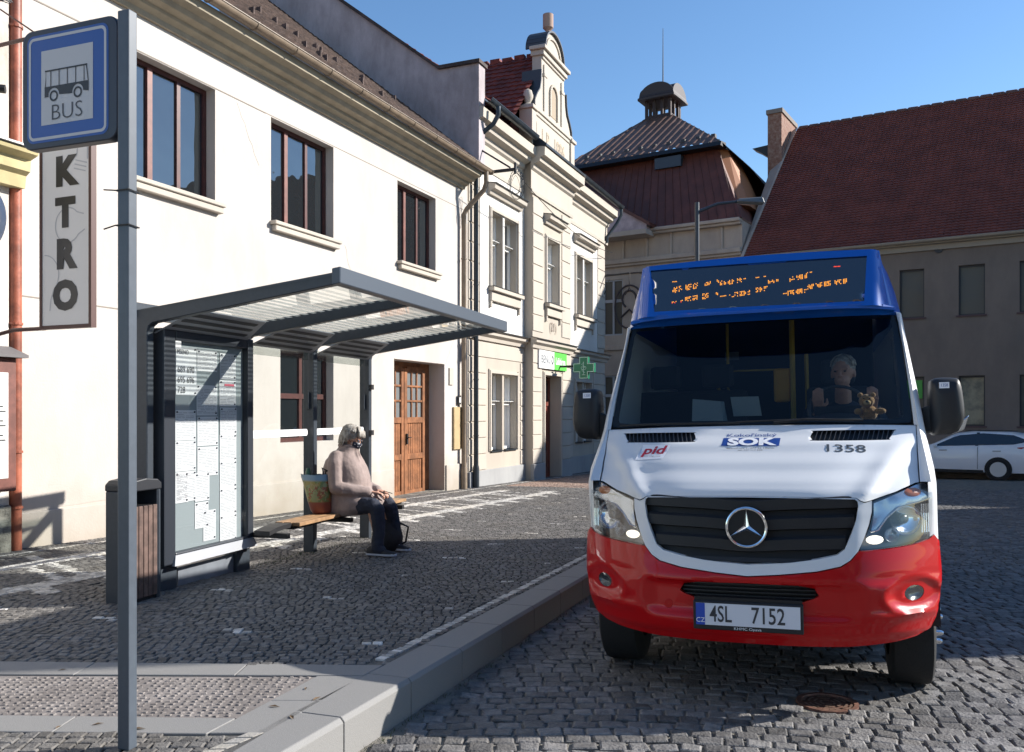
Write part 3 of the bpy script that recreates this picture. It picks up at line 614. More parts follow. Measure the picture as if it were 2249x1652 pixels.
m = MB(); pts = [(RC-.55*cos(R(a)), 11.46+.42*sin(R(a))) for a in range(0, 181, 12)]; strip(m, pts, gy0-.04, gy0, .06); pts = [(RC-.26*cos(R(a)), 10.32+.26*sin(R(a))) for a in range(0, 181, 15)]; strip(m, [(RC-.26, 9.7)]+pts+[(RC+.26, 9.7)], gy0-.05, gy0, .07)
m.build('arch_moulding', light_beige, pd)
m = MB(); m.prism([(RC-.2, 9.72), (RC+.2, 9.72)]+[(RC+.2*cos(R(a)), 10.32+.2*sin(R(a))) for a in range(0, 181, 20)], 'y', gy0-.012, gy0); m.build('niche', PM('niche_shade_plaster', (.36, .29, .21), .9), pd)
m = MB().lathe([(.12, 0), (.14, .06), (.07, .10), (.07, .16), (.15, .24), (.15, .62), (.10, .64), (.0, .65)], (RC, -.12, 12.05), 14); m.build('finial', PM('finial_stone', (.36, .25, .2), .9), pd, smooth=40)
for sg in (-1, 1): MB().lathe([(.13, 0), (.15, .04), (.08, .08), (.13, .2), (.14, .3), (.10, .42), (.0, .48)], (RC+sg*1.58, -.14, 9.56), 12).build('finial', light_beige, pd, smooth=40)
m = MB()
m.text('L.P.  1886', .52, lambda u_, v_, h_: (RC+u_*.9, gy0-.02-h_*.02, 8.95+v_), off=.012); m.box(RC-1.30, RC+1.30, gy0-.012, gy0, 8.66, 9.24)
m.build('raised_lettering', light_beige, pd, recalc=False); MB().text('L.P.  1886', .52, lambda u_, v_, h_: (RC+u_*.9, gy0-.022, 8.95+v_), off=.01).build('letters', PM('letter_stone', (.42, .34, .25), .9), pd, recalc=False)
MB().text('(21)', .34, lambda u_, v_, h_: (15.2+u_, -.276, 3.83+v_), off=.004).build('house_number', PM('number_paint', (.25, .2, .16), .8), h2, recalc=False)
# pharmacy sign and cross
ps = facade_thing('pharmacy_sign', 'white and green pharmacy name board above the dark red door', 'sign')
MB().box(13.98, 15.14, -.32, -.27, 2.64, 3.13).build('white_field', PM('sign_white2', (.78, .78, .78), .5), ps); MB().box(15.14, 16.20, -.32, -.27, 2.64, 3.13).build('green_field', PM('sign_green', (.09, .52, .06), .5), ps)
m = MB().text('BENU', .30, lambda u_, v_, h_: (14.47+u_*.95, -.3215, 2.88+v_), off=.004); m.tube([(14.98, -.325, 2.78), (14.92, -.325, 2.86), (14.95, -.325, 2.98), (15.0, -.325, 3.03), (15.05, -.325, 2.95), (15.05, -.325, 2.84), (14.98, -.325, 2.78)], .012, 5)
m.build('lettering', PM('sign_dark_text', (.06, .07, .08), .5), ps, recalc=False)
MB().text('Lékárna', .27, lambda u_, v_, h_: (15.67+u_*.95, -.3215, 2.88+v_), off=.006).build('lettering', PM('sign_white_text', (.85, .85, .85), .5), ps, recalc=False)
cr = facade_thing('pharmacy_cross', 'green pharmacy cross sign sticking out from the beige house', 'sign'); cx_, cy_, cz_ = 15.62, -1.05, 2.70
arm = lambda a, w_: [(-w_, -a), (w_, -a), (w_, -w_), (a, -w_), (a, w_), (w_, w_), (w_, a), (-w_, a), (-w_, w_), (-a, w_), (-a, -w_), (-w_, -w_)]
MB().prism([(cy_+p, cz_+q) for p, q in arm(.31, .13)], 'x', cx_-.07, cx_+.07).build('cross_body', PM('cross_green', (.01, .16, .08), .4), cr)
m = MB(); o1, i1 = arm(.30, .12), arm(.285, .105)
for i in range(12):
    j = (i+1) % 12; m.add([(cx_-.074, cy_+p, cz_+q) for p, q in (o1[i], o1[j], i1[j], i1[i])], [(0, 1, 2, 3)])
for pts in ([(0, -.2), (0, .17)], [(-.07*1.0, .02), (-.06, -.04), (0, -.07), (.06, -.04), (.07, .02), (-.07, .02)], [(-.05, -.2), (.05, -.2)], [(0, .14), (.06, .10), (-.05, .02), (.05, -.08), (-.04, -.14)]):
    m.tube([(cx_-.075, cy_+p, cz_+q) for p, q in pts], .007, 5)
m.build('white_drawing', PM('pale_green_line', (.55, .75, .65), .5), cr, recalc=False)
MB().tube([(cx_, -.25, cz_+.05), (cx_, cy_+.2, cz_+.05)], .03, 8).build('bracket', black_m, cr)
# cable brackets and wires
w = facade_thing('cable_bracket', 'dark iron cable bracket with a coil of wires beside the dark downpipe', 'bracket')
m = MB(); m.tube([(10.35, -.1, 6.95), (10.35, -1.15, 6.95)], .04, 8); m.tube([(10.35, -.1, 7.6), (10.35, -1.0, 7.0)], .02, 6); m.tube([(10.35, -1.12, 6.85), (10.35, -1.12, 7.1)], .03, 6)
for i in range(7):
    r_ = .22+.02*i; m.tube([(10.4+.02*i+.05*sin(a*2+i), -1.1+r_*(.5+.08*(i%3))*cos(a), 6.6+.03*(i%4)+r_*sin(a)) for a in [k*PI/8 for k in range(17)]], .0045, 4)
m.build('arm', black_m, w)
def wire(name, label, a, b, sag, r=.012):
    pts = []
    for i in range(17):
        u_ = i/16; q = Vector(a).lerp(Vector(b), u_); q.z -= sag*4*u_*(1-u_); pts.append(q)
    return tag(MB().tube(pts, r, 5).build(name, black_m), label, 'cable')
def fw(s, y, z): q = FO+fu*s-fn_*y; return (q.x, q.y, z)
wire('cable', 'black cable sagging from the iron bracket along the beige house front', fw(10.35, -1.1, 6.95), fw(20.9, -.35, 6.9), .35, .009)
wire('cable', 'thin black cable from the small end bracket towards the blue bus roof', fw(21.2, -1.2, 6.2), (9.5, 26.5, 4.6), .25, .014)
w = facade_thing('cable_bracket', 'small iron bracket with hanging cable ends at the far house corner', 'bracket')
m = MB(); m.tube([(21.06, -.02, 6.15), (21.06, -.9, 6.2)], .03, 6); m.tube([(21.06, -.9, 6.2), (21.06, -.88, 5.7), (21.06, -.75, 5.45)], .014, 5); m.tube([(21.06, -.88, 5.7), (21.1, -1.05, 5.5)], .014, 5); m.tube([(21.0, -.02, 5.5), (21.0, -.2, 6.0)], .014, 5); m.build('arm', black_m, w)

# ---------------------------------------------------------------- buildings across the square
BO = Vector((15.98, 27.0)); ba = math.atan2(-.532, .847)      # local x runs right along the front, y into the building
def bthing(name, label, cat, x=0): 
    q = BO+Vector((cos(ba), sin(ba)))*x; return thing(name, label, cat, (q.x, q.y, 0), ba)
rb = bthing('grey_house', 'long grey house with steep dark red tiled roof on the right', 'house')
wins = [(-3.58, -2.83, 4.57, 6.18, .18), (-1.82, -1.07, 4.57, 6.18, .18), (-.12, .7, 4.57, 6.18, .18), (-3.58, -2.83, 1.0, 2.62, .18), (-1.82, -1.07, 1.0, 2.62, .18), (-.12, .7, 1.0, 2.62, .18)]
for k in range(9): wins += [(2.2+k*2.1, 2.95+k*2.1, 4.57, 6.18, .18), (2.2+k*2.1, 2.95+k*2.1, 1.0, 2.62, .18)]
wins += [(-5.35, -4.6, 4.57, 6.18, .18), (-7.1, -6.4, 4.57, 6.18, .18)]
m = MB(); wall_mesh(m, -8.75, 23, -1.2, 6.95, wins); m.add([(-8.75, 0, -1.2), (-8.75, 10, -1.2), (-8.75, 10, 7), (-8.75, 5, 13), (-8.75, 0, 7)], [(0, 1, 2, 3, 4)]); m.add([(23, 0, -1.2), (23, 10, -1.2), (23, 10, 7), (23, 5, 13), (23, 0, 7)], [(0, 1, 2, 3, 4)])
m.build('wall', greywall, rb)
dframe = PM('dark_window_frame', (.03, .028, .03), .5); boarded = PM('yellowish_blind', (.34, .30, .20), .7, col2=(.17, .16, .12), vscale=3)
for i, w in enumerate(wins):
    mm = MB(); mm.box(w[0], w[0]+.05, .12, .17, w[2], w[3]); mm.box(w[1]-.04, w[1], .12, .17, w[2], w[3]); mm.box(w[0]+.05, w[1]-.04, .12, .17, w[3]-.06, w[3]); mm.box(w[0]+.05, w[1]-.04, .12, .17, w[2], w[2]+.05)
    f_ = mm.build('window', dframe, rb); MB().add([(w[0], .15, w[2]), (w[1], .15, w[2]), (w[1], .15, w[3]), (w[0], .15, w[3])], [(0, 1, 2, 3)]).build('pane', boarded if i == 4 else glass_far, f_)
    MB().box(w[0]-.08, w[1]+.06, -.05, .1, w[2]-.05, w[2]).build('sill', PM('sill_brown', (.09, .05, .05), .7) if i == 0 else bpy.data.materials['sill_brown'], f_)
MB().box(-3.5, -2.9, .10, .13, 1.9, 2.5).build('green_poster', PM('poster_green', (.08, .36, .06), .6), rb)
m = MB(); tiled_roof(m, (-8.8, -.30, 7.02), (23, -.30, 7.02), (-8.15, 5, 13.1), (23, 5, 13.1), 170, 58, .028, .032, 3); m.build('roof', red_tile2, rb)
m = MB(); tiled_roof(m, (-8.8, 10.3, 7.02), (23, 10.3, 7.02), (-8.15, 5, 13.1), (23, 5, 13.1), 30, 12, .03, .05, 2); m.build('rear_roof', red_tile2, rb)
m = MB()
for i in range(74):
    x = -8.1+i*.41; m.lathe([(.09, 0), (.13, .05), (.12, .36), (.09, .4)], (x, 5.0, 13.06), 8, 'x')
m.build('ridge_tile', PM('ridge_clay', (.10, .045, .035), .7, var=.3), rb)
m = MB().box(-8.6, 23, -.28, .0, 6.93, 7.02); gutter(m, -8.6, 23, -.40, 7.05, .08); m.box(-8.6, 23, -.10, 0, 6.75, 6.93); m.build('eaves', PM('eaves_beige', (.30, .26, .21), .7), rb, smooth=40)
MB().lathe([(0, -.03), (.14, -.03), (.14, .03), (0, .03)], (-2.6+.2, -.03, 6.78), 12, 'y').build('wall_light', dframe, rb)
MB().hexa([(-8.86, -.32, 6.6), (-8.76, -.32, 6.6), (-8.76, 5, 12.7), (-8.86, 5, 12.7), (-8.86, -.32, 7.1), (-8.76, -.32, 7.1), (-8.16, 5, 13.14), (-8.22, 5, 13.14)]).build('verge', palewall, rb)
ch = MB().box(-8.95, -8.40, 3.5, 5.8, 8.5, 13.38).build('chimney', brick_m, rb)
MB().box(-9.0, -8.35, 3.44, 5.86, 13.38, 13.55).build('chimney_cap', PM('cap_concrete', (.2, .17, .15), .9), ch)
MB().hexa([(-9.35, 3.6, 12.0), (-8.95, 3.6, 11.7), (-8.95, 4.2, 11.7), (-9.35, 4.2, 12.0), (-9.6, 3.6, 12.15), (-8.95, 3.6, 12.2), (-8.95, 4.2, 12.2), (-9.6, 4.2, 12.15)]).build('tin_ledge', black_m, ch)
# tower house with lantern
tb = bthing('mansard_house', 'tall old house with brown mansard roof and rooftop lantern in the background', 'house')
L0, L1 = -17.2, -8.9
tw = [(-14.55, -13.68, 4.50, 6.72, .15), (-17.0, -16.1, 4.5, 6.72, .15), (-14.55, -13.68, .8, 2.9, .15)]
m = MB(); wall_mesh(m, L0-3, L1, -1.5, 8.45, tw); m.add([(L1, 0, -1.5), (L1, 10, -1.5), (L1, 10, 8.5), (L1, 0, 8.5)], [(0, 1, 2, 3)]); m.build('wall', palewall, tb)
for w in tw:
    mm = MB(); a, b, c, d = w[:4]; md_ = (a+b)/2; z_ = c+(d-c)*.62
    for q in ((a, a+.06), (b-.06, b), (md_-.04, md_+.04)): mm.box(*q, .05, .12, c, d)
    for q in ((c, c+.06), (z_-.06, z_+.06), (d-.06, d)): mm.box(a+.06, b-.06, .052, .12, *q)
    f_ = mm.build('window', PM('greyish_white_frame', (.36, .36, .38), .6), tb); MB().add([(a, .1, c), (b, .1, c), (b, .1, d), (a, .1, d)], [(0, 1, 2, 3)]).build('pane', glass_far, f_)
m = MB(); m.box(L0-3, L1, -.22, 0, 7.30, 7.48); m.box(L0-3, L1, -.14, 0, 7.20, 7.30); m.box(L0-3, L1, -.35, 0, 8.42, 8.55); m.box(L0-3, L1, -.25, 0, 8.32, 8.42); m.box(L0-3, L1, -.08, 0, 3.9, 4.1)
for i in range(9): m.box(L0-.5+i*1.0, L0-.4+i*1.0, -.08, 0, 7.48, 8.32)
m.build('cornice', palewall, tb, bevel=.02)
m = MB(); m.tube([(-13.4+.62*cos(k*PI/12), -.03, 5.6+.85*sin(k*PI/12)) for k in range(25)], .035, 6); m.tube([(-15.6, -.04, 6.95), (-12.2, -.04, 6.9)], .02, 5)
m.tube([(-13.4+.3*cos(k*PI/6), -.03, 5.9+.35*sin(k*PI/6)) for k in range(9)], .04, 6); m.tube([(-13.75, -.03, 5.2), (-13.4, -.03, 5.5), (-13.05, -.03, 5.15)], .04, 6); m.build('oval_ornament', PM('wrought_iron', (.05, .035, .04), .7), tb)
m = MB(); A = [(-12.9, .1, 8.5), (L1+.1, .1, 8.5)]; 
m.hexa([(L0, -.25, 8.55), (L1+.05, -.25, 8.55), (L1+.05, 9, 8.55), (L0, 9, 8.55), (L0+.5, 1.5, 11.95), (-10.4, 1.5, 11.9), (-10.4, 8, 11.9), (L0+.5, 8, 11.95)]); mo = m.build('mansard', brown_sheet, tb)
m = MB()
for i in range(24):
    x = L0+.2+i*.345; x2 = L0+.6+i*(7.05-.5)/24; m.tube([(x, -.25, 8.6), (x2, 1.49, 11.9)], .018, 4)
m.build('standing_seam', brown_sheet, mo)
EA, EB = (-16.9, .75, 11.85), (-8.95+.0, .75, 11.0)
hip = MB(); P = []; A0, A1, B0, B1 = -17.0, -10.05, -15.15, -13.80
x = A0
while x < A1:                                   # standing seams run straight up the slope and end at the hips
    v = min(1, (x-A0)/(B0-A0), (A1-x)/(A1-B1)); k = (x-A0) % .36; h_ = .045 if k < .11 else 0; P.append([(x, .95, 11.83+h_), (x, .95+4.55*v, 11.85+3.0*v+h_*.9)]); x += .055
hip.grid(P)
hip.add([(A1, .95, 11.86), (-9.35, 2.4, 11.1), (-8.8, 4.5, 10.1), (-8.8, 9, 10.1), (B1, 6.8, 14.87), (B1, 5.5, 14.87)], [(0, 1, 2, 3, 4, 5)]); hip.add([(A0, .95, 11.86), (A0, 9, 11.86), (B0, 6.8, 14.87), (B0, 5.5, 14.87)], [(0, 1, 2, 3)])
hip.build('hip_roof', rib_sheet, tb)
m = MB(); m.hexa([(-17.05, .85, 11.66), (-10.0, .85, 11.66), (-10.0, 1.5, 11.66), (-17.05, 1.5, 11.66), (-17.05, .95, 11.84), (-10.0, .95, 11.84), (-10.0, 1.5, 11.9), (-17.05, 1.5, 11.9)]); m.build('eaves_board', black_m, tb)
m = MB()
for i in range(10): x = -16.2+i*.62; m.box(x, x+.16, 1.55, 1.75, 12.22, 12.36)
m.build('snow_guard_x', dframe, tb)
orange_sheet = PM('orange_brown_sheet', (.34, .13, .05), .6)
m = MB().hexa([(-9.15, .55, 9.2), (-8.9, .9, 9.2), (-8.9, 3, 9.2), (-9.15, 3, 9.2), (-10.32, 1.45, 11.7), (-10.0, 1.7, 11.7), (-10.0, 3, 11.7), (-10.32, 3, 11.7)]); m.build('dormer_cheek', orange_sheet, tb)
MB().box(-12.75, -11.65, .98, 1.6, 11.15, 11.58).build('dormer_window', PM('dark_dormer_pane', (.03, .045, .06), .4), tb)

cx0, cx1, cy0, cy1, cz0 = -15.10, -13.85, 5.45, 6.70, 14.72
m = MB().box(cx0, cx1, cy0, cy1, cz0-.5, cz0+.25)
for x in [cx0+.06+i*(cx1-cx0-.12)/3 for i in range(4)]:
    for yy in (cy0+.06, cy1-.06): m.box(x-.06, x+.06, yy-.06, yy+.06, cz0+.25, cz0+1.0)
for yy in (cy0+.5, cy0+1.0):
    for x in (cx0+.06, cx1-.06): m.box(x-.06, x+.06, yy-.06, yy+.06, cz0+.25, cz0+1.0)
m.box(cx0-.02, cx1+.02, cy0-.02, cy1+.02, cz0+.92, cz0+1.05); lt = m.build('lantern', PM('lantern_wood', (.030, .014, .012), .7), tb)
c_ = ((cx0+cx1)/2, (cy0+cy1)/2); P = []
prf = [(.88, .95), (.88, 1.04), (.80, 1.12), (.68, 1.2), (.5, 1.3), (.25, 1.4), (.02, 1.5)]
m = MB()
for r_, z_ in prf: P.append([(c_[0]+r_*a, c_[1]+r_*b, cz0+z_) for a, b in ((-1, -1), (0, -1.02), (1, -1), (1.02, 0), (1, 1), (0, 1.02), (-1, 1), (-1.02, 0))])
m.grid(P, True); m.box(c_[0]-.86, c_[0]+.86, c_[1]-.86, c_[1]+.86, cz0+.93, cz0+.96)
ar_ = [(.84*cos(R(a)), .62*sin(R(a))) for a in range(0, 181, 12)]
m.prism([(c_[0]+p_, cz0+1.05+q_) for p_, q_ in ar_], 'y', c_[1]-.82, c_[1]+.82); m.prism([(c_[1]+p_, cz0+1.052+q_*.985) for p_, q_ in ar_], 'x', c_[0]-.82, c_[0]+.82)
m.build('lantern_roof', PM('lantern_sheet', (.030, .018, .018), .6), lt, smooth=35)
MB().tube([(c_[0], c_[1], cz0+1.5), (c_[0], c_[1], cz0+4.4)], [.035, .012], 6).build('lightning_rod', black_m, lt)
# lower side roof next to the beige house
m = MB().prism([(-12.35, 8.35), (-12.35, 8.62), (-16.6, 11.2), (-20, 13.0), (-20, 8.35)], 'y', -.75, -.15); m.build('side_gable', PM('pale_pink_plaster', (.42, .32, .33), .8, var=.2), tb)
MB().prism([(-12.2, 8.52), (-12.2, 8.66), (-16.6, 11.36), (-20, 13.2), (-20, 13.0), (-16.6, 11.2)], 'y', -.85, .6).build('side_gable_roof', brown_sheet, tb)
MB().box(-20, -12.3, -.95, -.1, 8.22, 8.40).build('side_gable_ledge', palewall, tb)
# street lamp
lp = thing('street_lamp', 'dark grey curved street lamp rising behind the bus roof', 'street lamp', (4.45, 20.8, gz(0, 20.8)))
MB().tube([(0, 0, 0), (0, 0, 4.0), (0, 0, 6.98)], [.075, .06, .055], 12).build('pole', anthracite, lp, smooth=60)
MB().tube([(0, 0, 6.75), (.5, 0, 6.95), (1.1, .02, 7.02)], [.04, .035, .03], 8).build('arm', anthracite, lp, smooth=60)
MB().hexa([(.95, -.12, 6.98), (1.6, -.14, 6.94), (1.6, .14, 6.94), (.95, .12, 6.98), (.98, -.08, 7.06), (1.56, -.09, 7.10), (1.56, .09, 7.10), (.98, .08, 7.06)]).build('lamp_head', PM('lamp_grey', (.10, .11, .12), .5), lp, bevel=.02)

# ---------------------------------------------------------------- houses outside the frame (they shade and mirror)
pk = plaster('neighbour_plaster', (.50, .44, .36), (.42, .37, .3))
def plain_house(name, label, loc, rot, w, dp, h, rh, n=5):
    t_ = thing(name, label, 'house', (*loc, 0), rot); ho = []
    for i in range(n):
        a = (i+.5)*w/n; ho += [(a-.5, a+.5, h*.62, h*.62+1.5, .2), (a-.5, a+.5, 1.0, 2.6, .2)]
    m = MB(); wall_mesh(m, 0, w, -1.2, h, ho); m.add([(0, 0, -1.2), (0, dp, -1.2), (0, dp, h), (0, dp/2, h+rh), (0, 0, h)], [(0, 1, 2, 3, 4)]); m.add([(w, 0, -1.2), (w, dp, -1.2), (w, dp, h), (w, dp/2, h+rh), (w, 0, h)], [(0, 1, 2, 3, 4)]); m.add([(0, dp, -1.2), (w, dp, -1.2), (w, dp, h), (0, dp, h)], [(0, 1, 2, 3)])
    m.build('wall', pk, t_); m = MB(); m.hexa([(-.3, -.4, h-.15), (w+.3, -.4, h-.15), (w+.3, dp/2, h+rh), (-.3, dp/2, h+rh), (-.3, -.4, h+.02), (w+.3, -.4, h+.02), (w+.3, dp/2, h+rh+.17), (-.3, dp/2, h+rh+.17)])
    m.hexa([(-.3, dp+.4, h-.15), (w+.3, dp+.4, h-.15), (w+.3, dp/2, h+rh), (-.3, dp/2, h+rh), (-.3, dp+.4, h+.02), (w+.3, dp+.4, h+.02), (w+.3, dp/2, h+rh+.17), (-.3, dp/2, h+rh+.17)]); m.build('roof', red_tile, t_)
    for q in ho: f_ = MB().box(q[0], q[1], .1, .18, q[2], q[3]).build('window', white_frame, t_); MB().box(q[0]+.06, q[1]-.06, .09, .1, q[2]+.06, q[3]-.06).build('pane', glass_w, f_)
    return t_
def block(name, label, a, b, h, dp):                      # flat roofed house along the street
    a, b = Vector(a), Vector(b); w = (b-a).length; rot = math.atan2(a.y-b.y, a.x-b.x); t_ = thing(name, label, 'house', (b.x, b.y, 0), rot); ho = []; n = max(2, int(w/2.2))
    for i in range(n):
        c = (i+.5)*w/n; ho += [(c-.45, c+.45, z_, z_+1.5, .2) for z_ in (1.0, 4.2) if z_+1.8 < h]
    m = MB(); wall_mesh(m, 0, w, -1.2, h, ho)
    sv = Vector((.985, .19)); xa = (a-b).normalized(); ya2 = Vector((-xa.y, xa.x)); ox, oy = sv.dot(xa)*dp, sv.dot(ya2)*dp
    F4 = [(0, 0), (w, 0), (w+ox, oy), (ox, oy)]
    for i0, i1 in ((1, 2), (2, 3), (3, 0)): p0, p1 = F4[i0], F4[i1]; m.add([(*p0, -1.2), (*p1, -1.2), (*p1, h), (*p0, h)], [(0, 1, 2, 3)])
    m.build('wall', pk, t_, merge=True); MB().prism(F4, 'z', h, h+.15).build('roof', old_tile, t_)
    for q in ho: MB().box(q[0], q[1], .12, .18, q[2], q[3]).build('window', white_frame, t_); MB().box(q[0]+.06, q[1]-.06, .10, .118, q[2]+.06, q[3]-.06).build('pane', glass_w, t_)
    return t_
block('corner_house', 'tall plain plastered house right of the frame that shades the square', (10.0, 6.80), (12.0, 12.3), 7.25, 7)
block('low_house', 'lower plain plastered house right of the frame beside the tall one', (12.1, 12.4), (13.9, 17.3), 4.5, 6)
plain_house('row_house', 'plain plastered house across the street behind the camera', (9, -9), R(180), 14, 8, 7, 4, 6)
# ---------------------------------------------------------------- bus shelter
def rrect2(x0, x1, y0, y1, r, n=4):
    o = []
    for cx, cy, a0 in ((x1-r, y1-r, 0), (x0+r, y1-r, 90), (x0+r, y0+r, 180), (x1-r, y0+r, 270)): o += [(cx+r*cos(R(a0+90*i/n)), cy+r*sin(R(a0+90*i/n))) for i in range(n+1)]
    return o
SA = R(17.3); SR = PI/2-SA; SO = Vector((-2.8, 7.2)); su = Vector((sin(SA), cos(SA))); sn = Vector((cos(SA), -sin(SA)))
def sthing(name, label, cat, s=0, off=0, z=0, rot=0):
    q = SO+su*s+sn*off; return thing(name, label, cat, (q.x, q.y, z), SR+rot)
sh_ = sthing('bus_shelter', 'dark grey metal and glass bus shelter with cantilever roof on the pavement', 'bus shelter')
# local x = along street, y = -off (towards street is negative), z up
roofz = lambda off: 2.225+.124*off
PS = (-.38, .92, 2.15, 3.44)
for i, s in enumerate(PS):
    m = MB(); w = .045
    side_ = [(0, -.12), (.065, -.12), (.068, 2.085), (.08, 2.125), (.115, 2.15), (1.72, 2.38), (1.72, 2.47), (-.06, 2.25), (-.06, -.12)]
    m.prism([(-a, b) for a, b in side_], 'x', s-w/2-.015, s+w/2+.015); m.build('frame', anthracite, sh_, bevel=.006)
m = MB(); m.hexa([(-.46, -1.71, 2.37), (3.52, -1.71, 2.37), (3.52, -1.78, 2.38), (-.46, -1.78, 2.38), (-.46, -1.71, 2.49), (3.52, -1.71, 2.49), (3.52, -1.78, 2.50), (-.46, -1.78, 2.50)])
m.build('fascia', PM('fascia_grey', (.075, .092, .115), .42), sh_, bevel=.006)
m = MB().hexa([(-.46, .06, 2.20), (3.52, .06, 2.20), (3.52, .12, 2.20), (-.46, .12, 2.20), (-.46, .06, 2.32), (3.52, .06, 2.32), (3.52, .12, 2.32), (-.46, .12, 2.32)]); m.build('rear_rail', anthracite, sh_)
m = MB().add([(-.44, .10, roofz(-.1)+.03), (3.50, .10, roofz(-.1)+.03), (3.50, -1.71, roofz(1.71)+.0), (-.44, -1.71, roofz(1.71)+.0)], [(0, 1, 2, 3)])
sheet = clearmat('shelter_glass', (.88, .91, .89), .0); m.build('roof_glass', sheet, sh_)
mt, t, out = newmat('printed_white_glass'); L = t.links.new; d = nd(t, 'BsdfDiffuse', Color=(.62, .63, .60, 1)); tr = nd(t, 'BsdfTranslucent', Color=(.55, .56, .52, 1)); mx = nd(t, 'MixShader'); mx.inputs[0].default_value = .55; m3 = nd(t, 'MixShader'); m3.inputs[0].default_value = .38; t3 = nd(t, 'BsdfTransparent')
L(d.outputs[0], mx.inputs[1]); L(tr.outputs[0], mx.inputs[2]); L(mx.outputs[0], m3.inputs[1]); L(t3.outputs[0], m3.inputs[2]); L(m3.outputs[0], out.inputs[0]); white_glass = mt
m = MB()
for a, b in zip(PS, PS[1:]):
    off = .05
    while off < 1.40:
        m.add([(a+.06, -off, roofz(off)+.012), (b-.06, -off, roofz(off)+.012), (b-.06, -off-.045, roofz(off+.045)+.012), (a+.06, -off-.045, roofz(off+.045)+.012)], [(0, 1, 2, 3)]); off += .082
    m.add([(a+.06, -1.46, roofz(1.46)+.012), (b-.06, -1.46, roofz(1.46)+.012), (b-.06, -1.68, roofz(1.68)+.012), (a+.06, -1.68, roofz(1.68)+.012)], [(0, 1, 2, 3)])
m.build('roof_stripes', white_glass, sh_, recalc=False)
brace_m = PM('brace_grey', (.26, .28, .31), .45)
slot_m = PM('slot_dark', (.02, .024, .03), .6)
for a, b in zip(PS, PS[1:]):                                # slotted brace plates under the roof
    b0, b1 = b-.06, b-.30; pz = lambda o_: 2.075+(o_-.06)*.42
    m = MB().hexa([(a+.05, -.06, pz(.06)), (b0, -.06, pz(.06)), (b1, -.46, pz(.46)), (a+.05, -.46, pz(.46)), (a+.05, -.06, pz(.06)+.006), (b0, -.06, pz(.06)+.006), (b1, -.46, pz(.46)+.006), (a+.05, -.46, pz(.46)+.006)])
    bo_ = m.build('brace_plate', brace_m, sh_)
    for k in range(4):
        o0 = .10+.09*k; e0 = b0-.24*(o0-.06)/.4-.09; P_s = rrect2(a+.08, e0, o0, o0+.045, .02)
        MB().add([(x, -o_, pz(o_)-.003) for x, o_ in P_s], [tuple(range(len(P_s)))]).build('slot', slot_m, bo_, recalc=False)
for a, b in zip(PS[1:], PS[2:]):
    MB().add([(a+.06, 0, .24), (b-.05, 0, .24), (b-.05, 0, 2.12), (a+.06, 0, 2.12)], [(0, 1, 2, 3)]).build('glass_panel', sheet, sh_)
    m = MB(); 
    m.prism([(a+.09+.02*cos(R(t_)), 1.235+.035*sin(R(t_))) for t_ in range(90, 271, 30)]+[(b-.09+.02*cos(R(t_)), 1.235+.035*sin(R(t_))) for t_ in range(-90, 91, 30)], 'y', -.012, -.005); m.build('white_band', PM('band_white', (.80, .80, .80), .5) if a < 1 else bpy.data.materials['band_white'], sh_)
    MB().box(b-.07, b-.02, -.02, .02, 1.48, 1.66).build('glass_clamp', anthracite, sh_)
    MB().add([(a+.06, -.006, 2.0), (b-.05, -.006, 2.0), (b-.05, -.006, 2.11), (a+.06, -.006, 2.11)], [(0, 1, 2, 3)]).build('frosted_strip', clearmat('frosted', (.62, .66, .64), .05, .3) if a < 1 else bpy.data.materials['frosted'], sh_)
m = MB()
for z in (.55, 1.2, 1.75): m.box(3.41, 3.47, -.10, -.05, z-.03, z+.03)
m.build('glass_clamp', black_m, sh_)

# notice case in the first bay
nc = sthing('timetable_case', 'tall glazed timetable case full of paper schedules standing in the shelter', 'notice case', -.12)
m = MB()
m.box(-.19, -.05, -.14, .06, .22, 2.12); m.box(.94, 1.03, -.14, .06, .22, 2.12); m.box(-.05, .94, -.14, .06, .22, .31); m.box(-.05, .94, -.14, .06, 2.03, 2.12); m.build('case_frame', PM('case_dark', (.022, .027, .036), .4), nc, bevel=.012, seg=2)
MB().box(-.05, .94, -.08, .055, .31, 2.03).build('back_panel', PM('grey_board', (.22, .25, .26), .6), nc)
for s, z0 in ((-.06, -.1), (.96, -.14)): MB().box(s-.10, s+.10, -.08, .06, z0, .24).build('leg', anthracite, nc, bevel=.006)
MB().box(.10, .90, -.04, -.0, -.02, .16).build('foot_plate', PM('galvanised', (.20, .22, .25), .45, metal=.3, var=.15), nc)
MB().hexa([(-.10, -.17, .21), (1.05, -.17, .21), (1.05, -.14, .21), (-.10, -.14, .21), (-.06, -.145, .29), (1.02, -.145, .29), (1.02, -.14, .29), (-.06, -.14, .29)]).build('silver_lip', PM('silver_lip', (.36, .37, .39), .35, metal=.2), nc)
MB().box(-.06, .98, -.142, -.05, 2.12, 2.14).build('silver_top', bpy.data.materials['silver_lip'], nc)
MB().add([(-.05, -.124, .31), (.94, -.124, .31), (.94, -.124, 2.03), (-.05, -.124, 2.03)], [(0, 1, 2, 3)]).build('glass_door', clearmat('case_glass', (.96, .98, .98), .0), nc)
paper = PM('paper_white', (.56, .56, .57), .8); ink = PM('print_grey', (.24, .24, .26), .8); inkb = PM('print_black', (.05, .05, .055), .8); mag = PM('magnet', (.03, .035, .05), .4)
sheets = [(.02, .28, 1.59, 1.99, 0)]+[(.01, .27, 1.47-.255*k, 1.72-.255*k, 1) for k in range(1, 4)]+[(.01, .17, .70, .95, 1)]
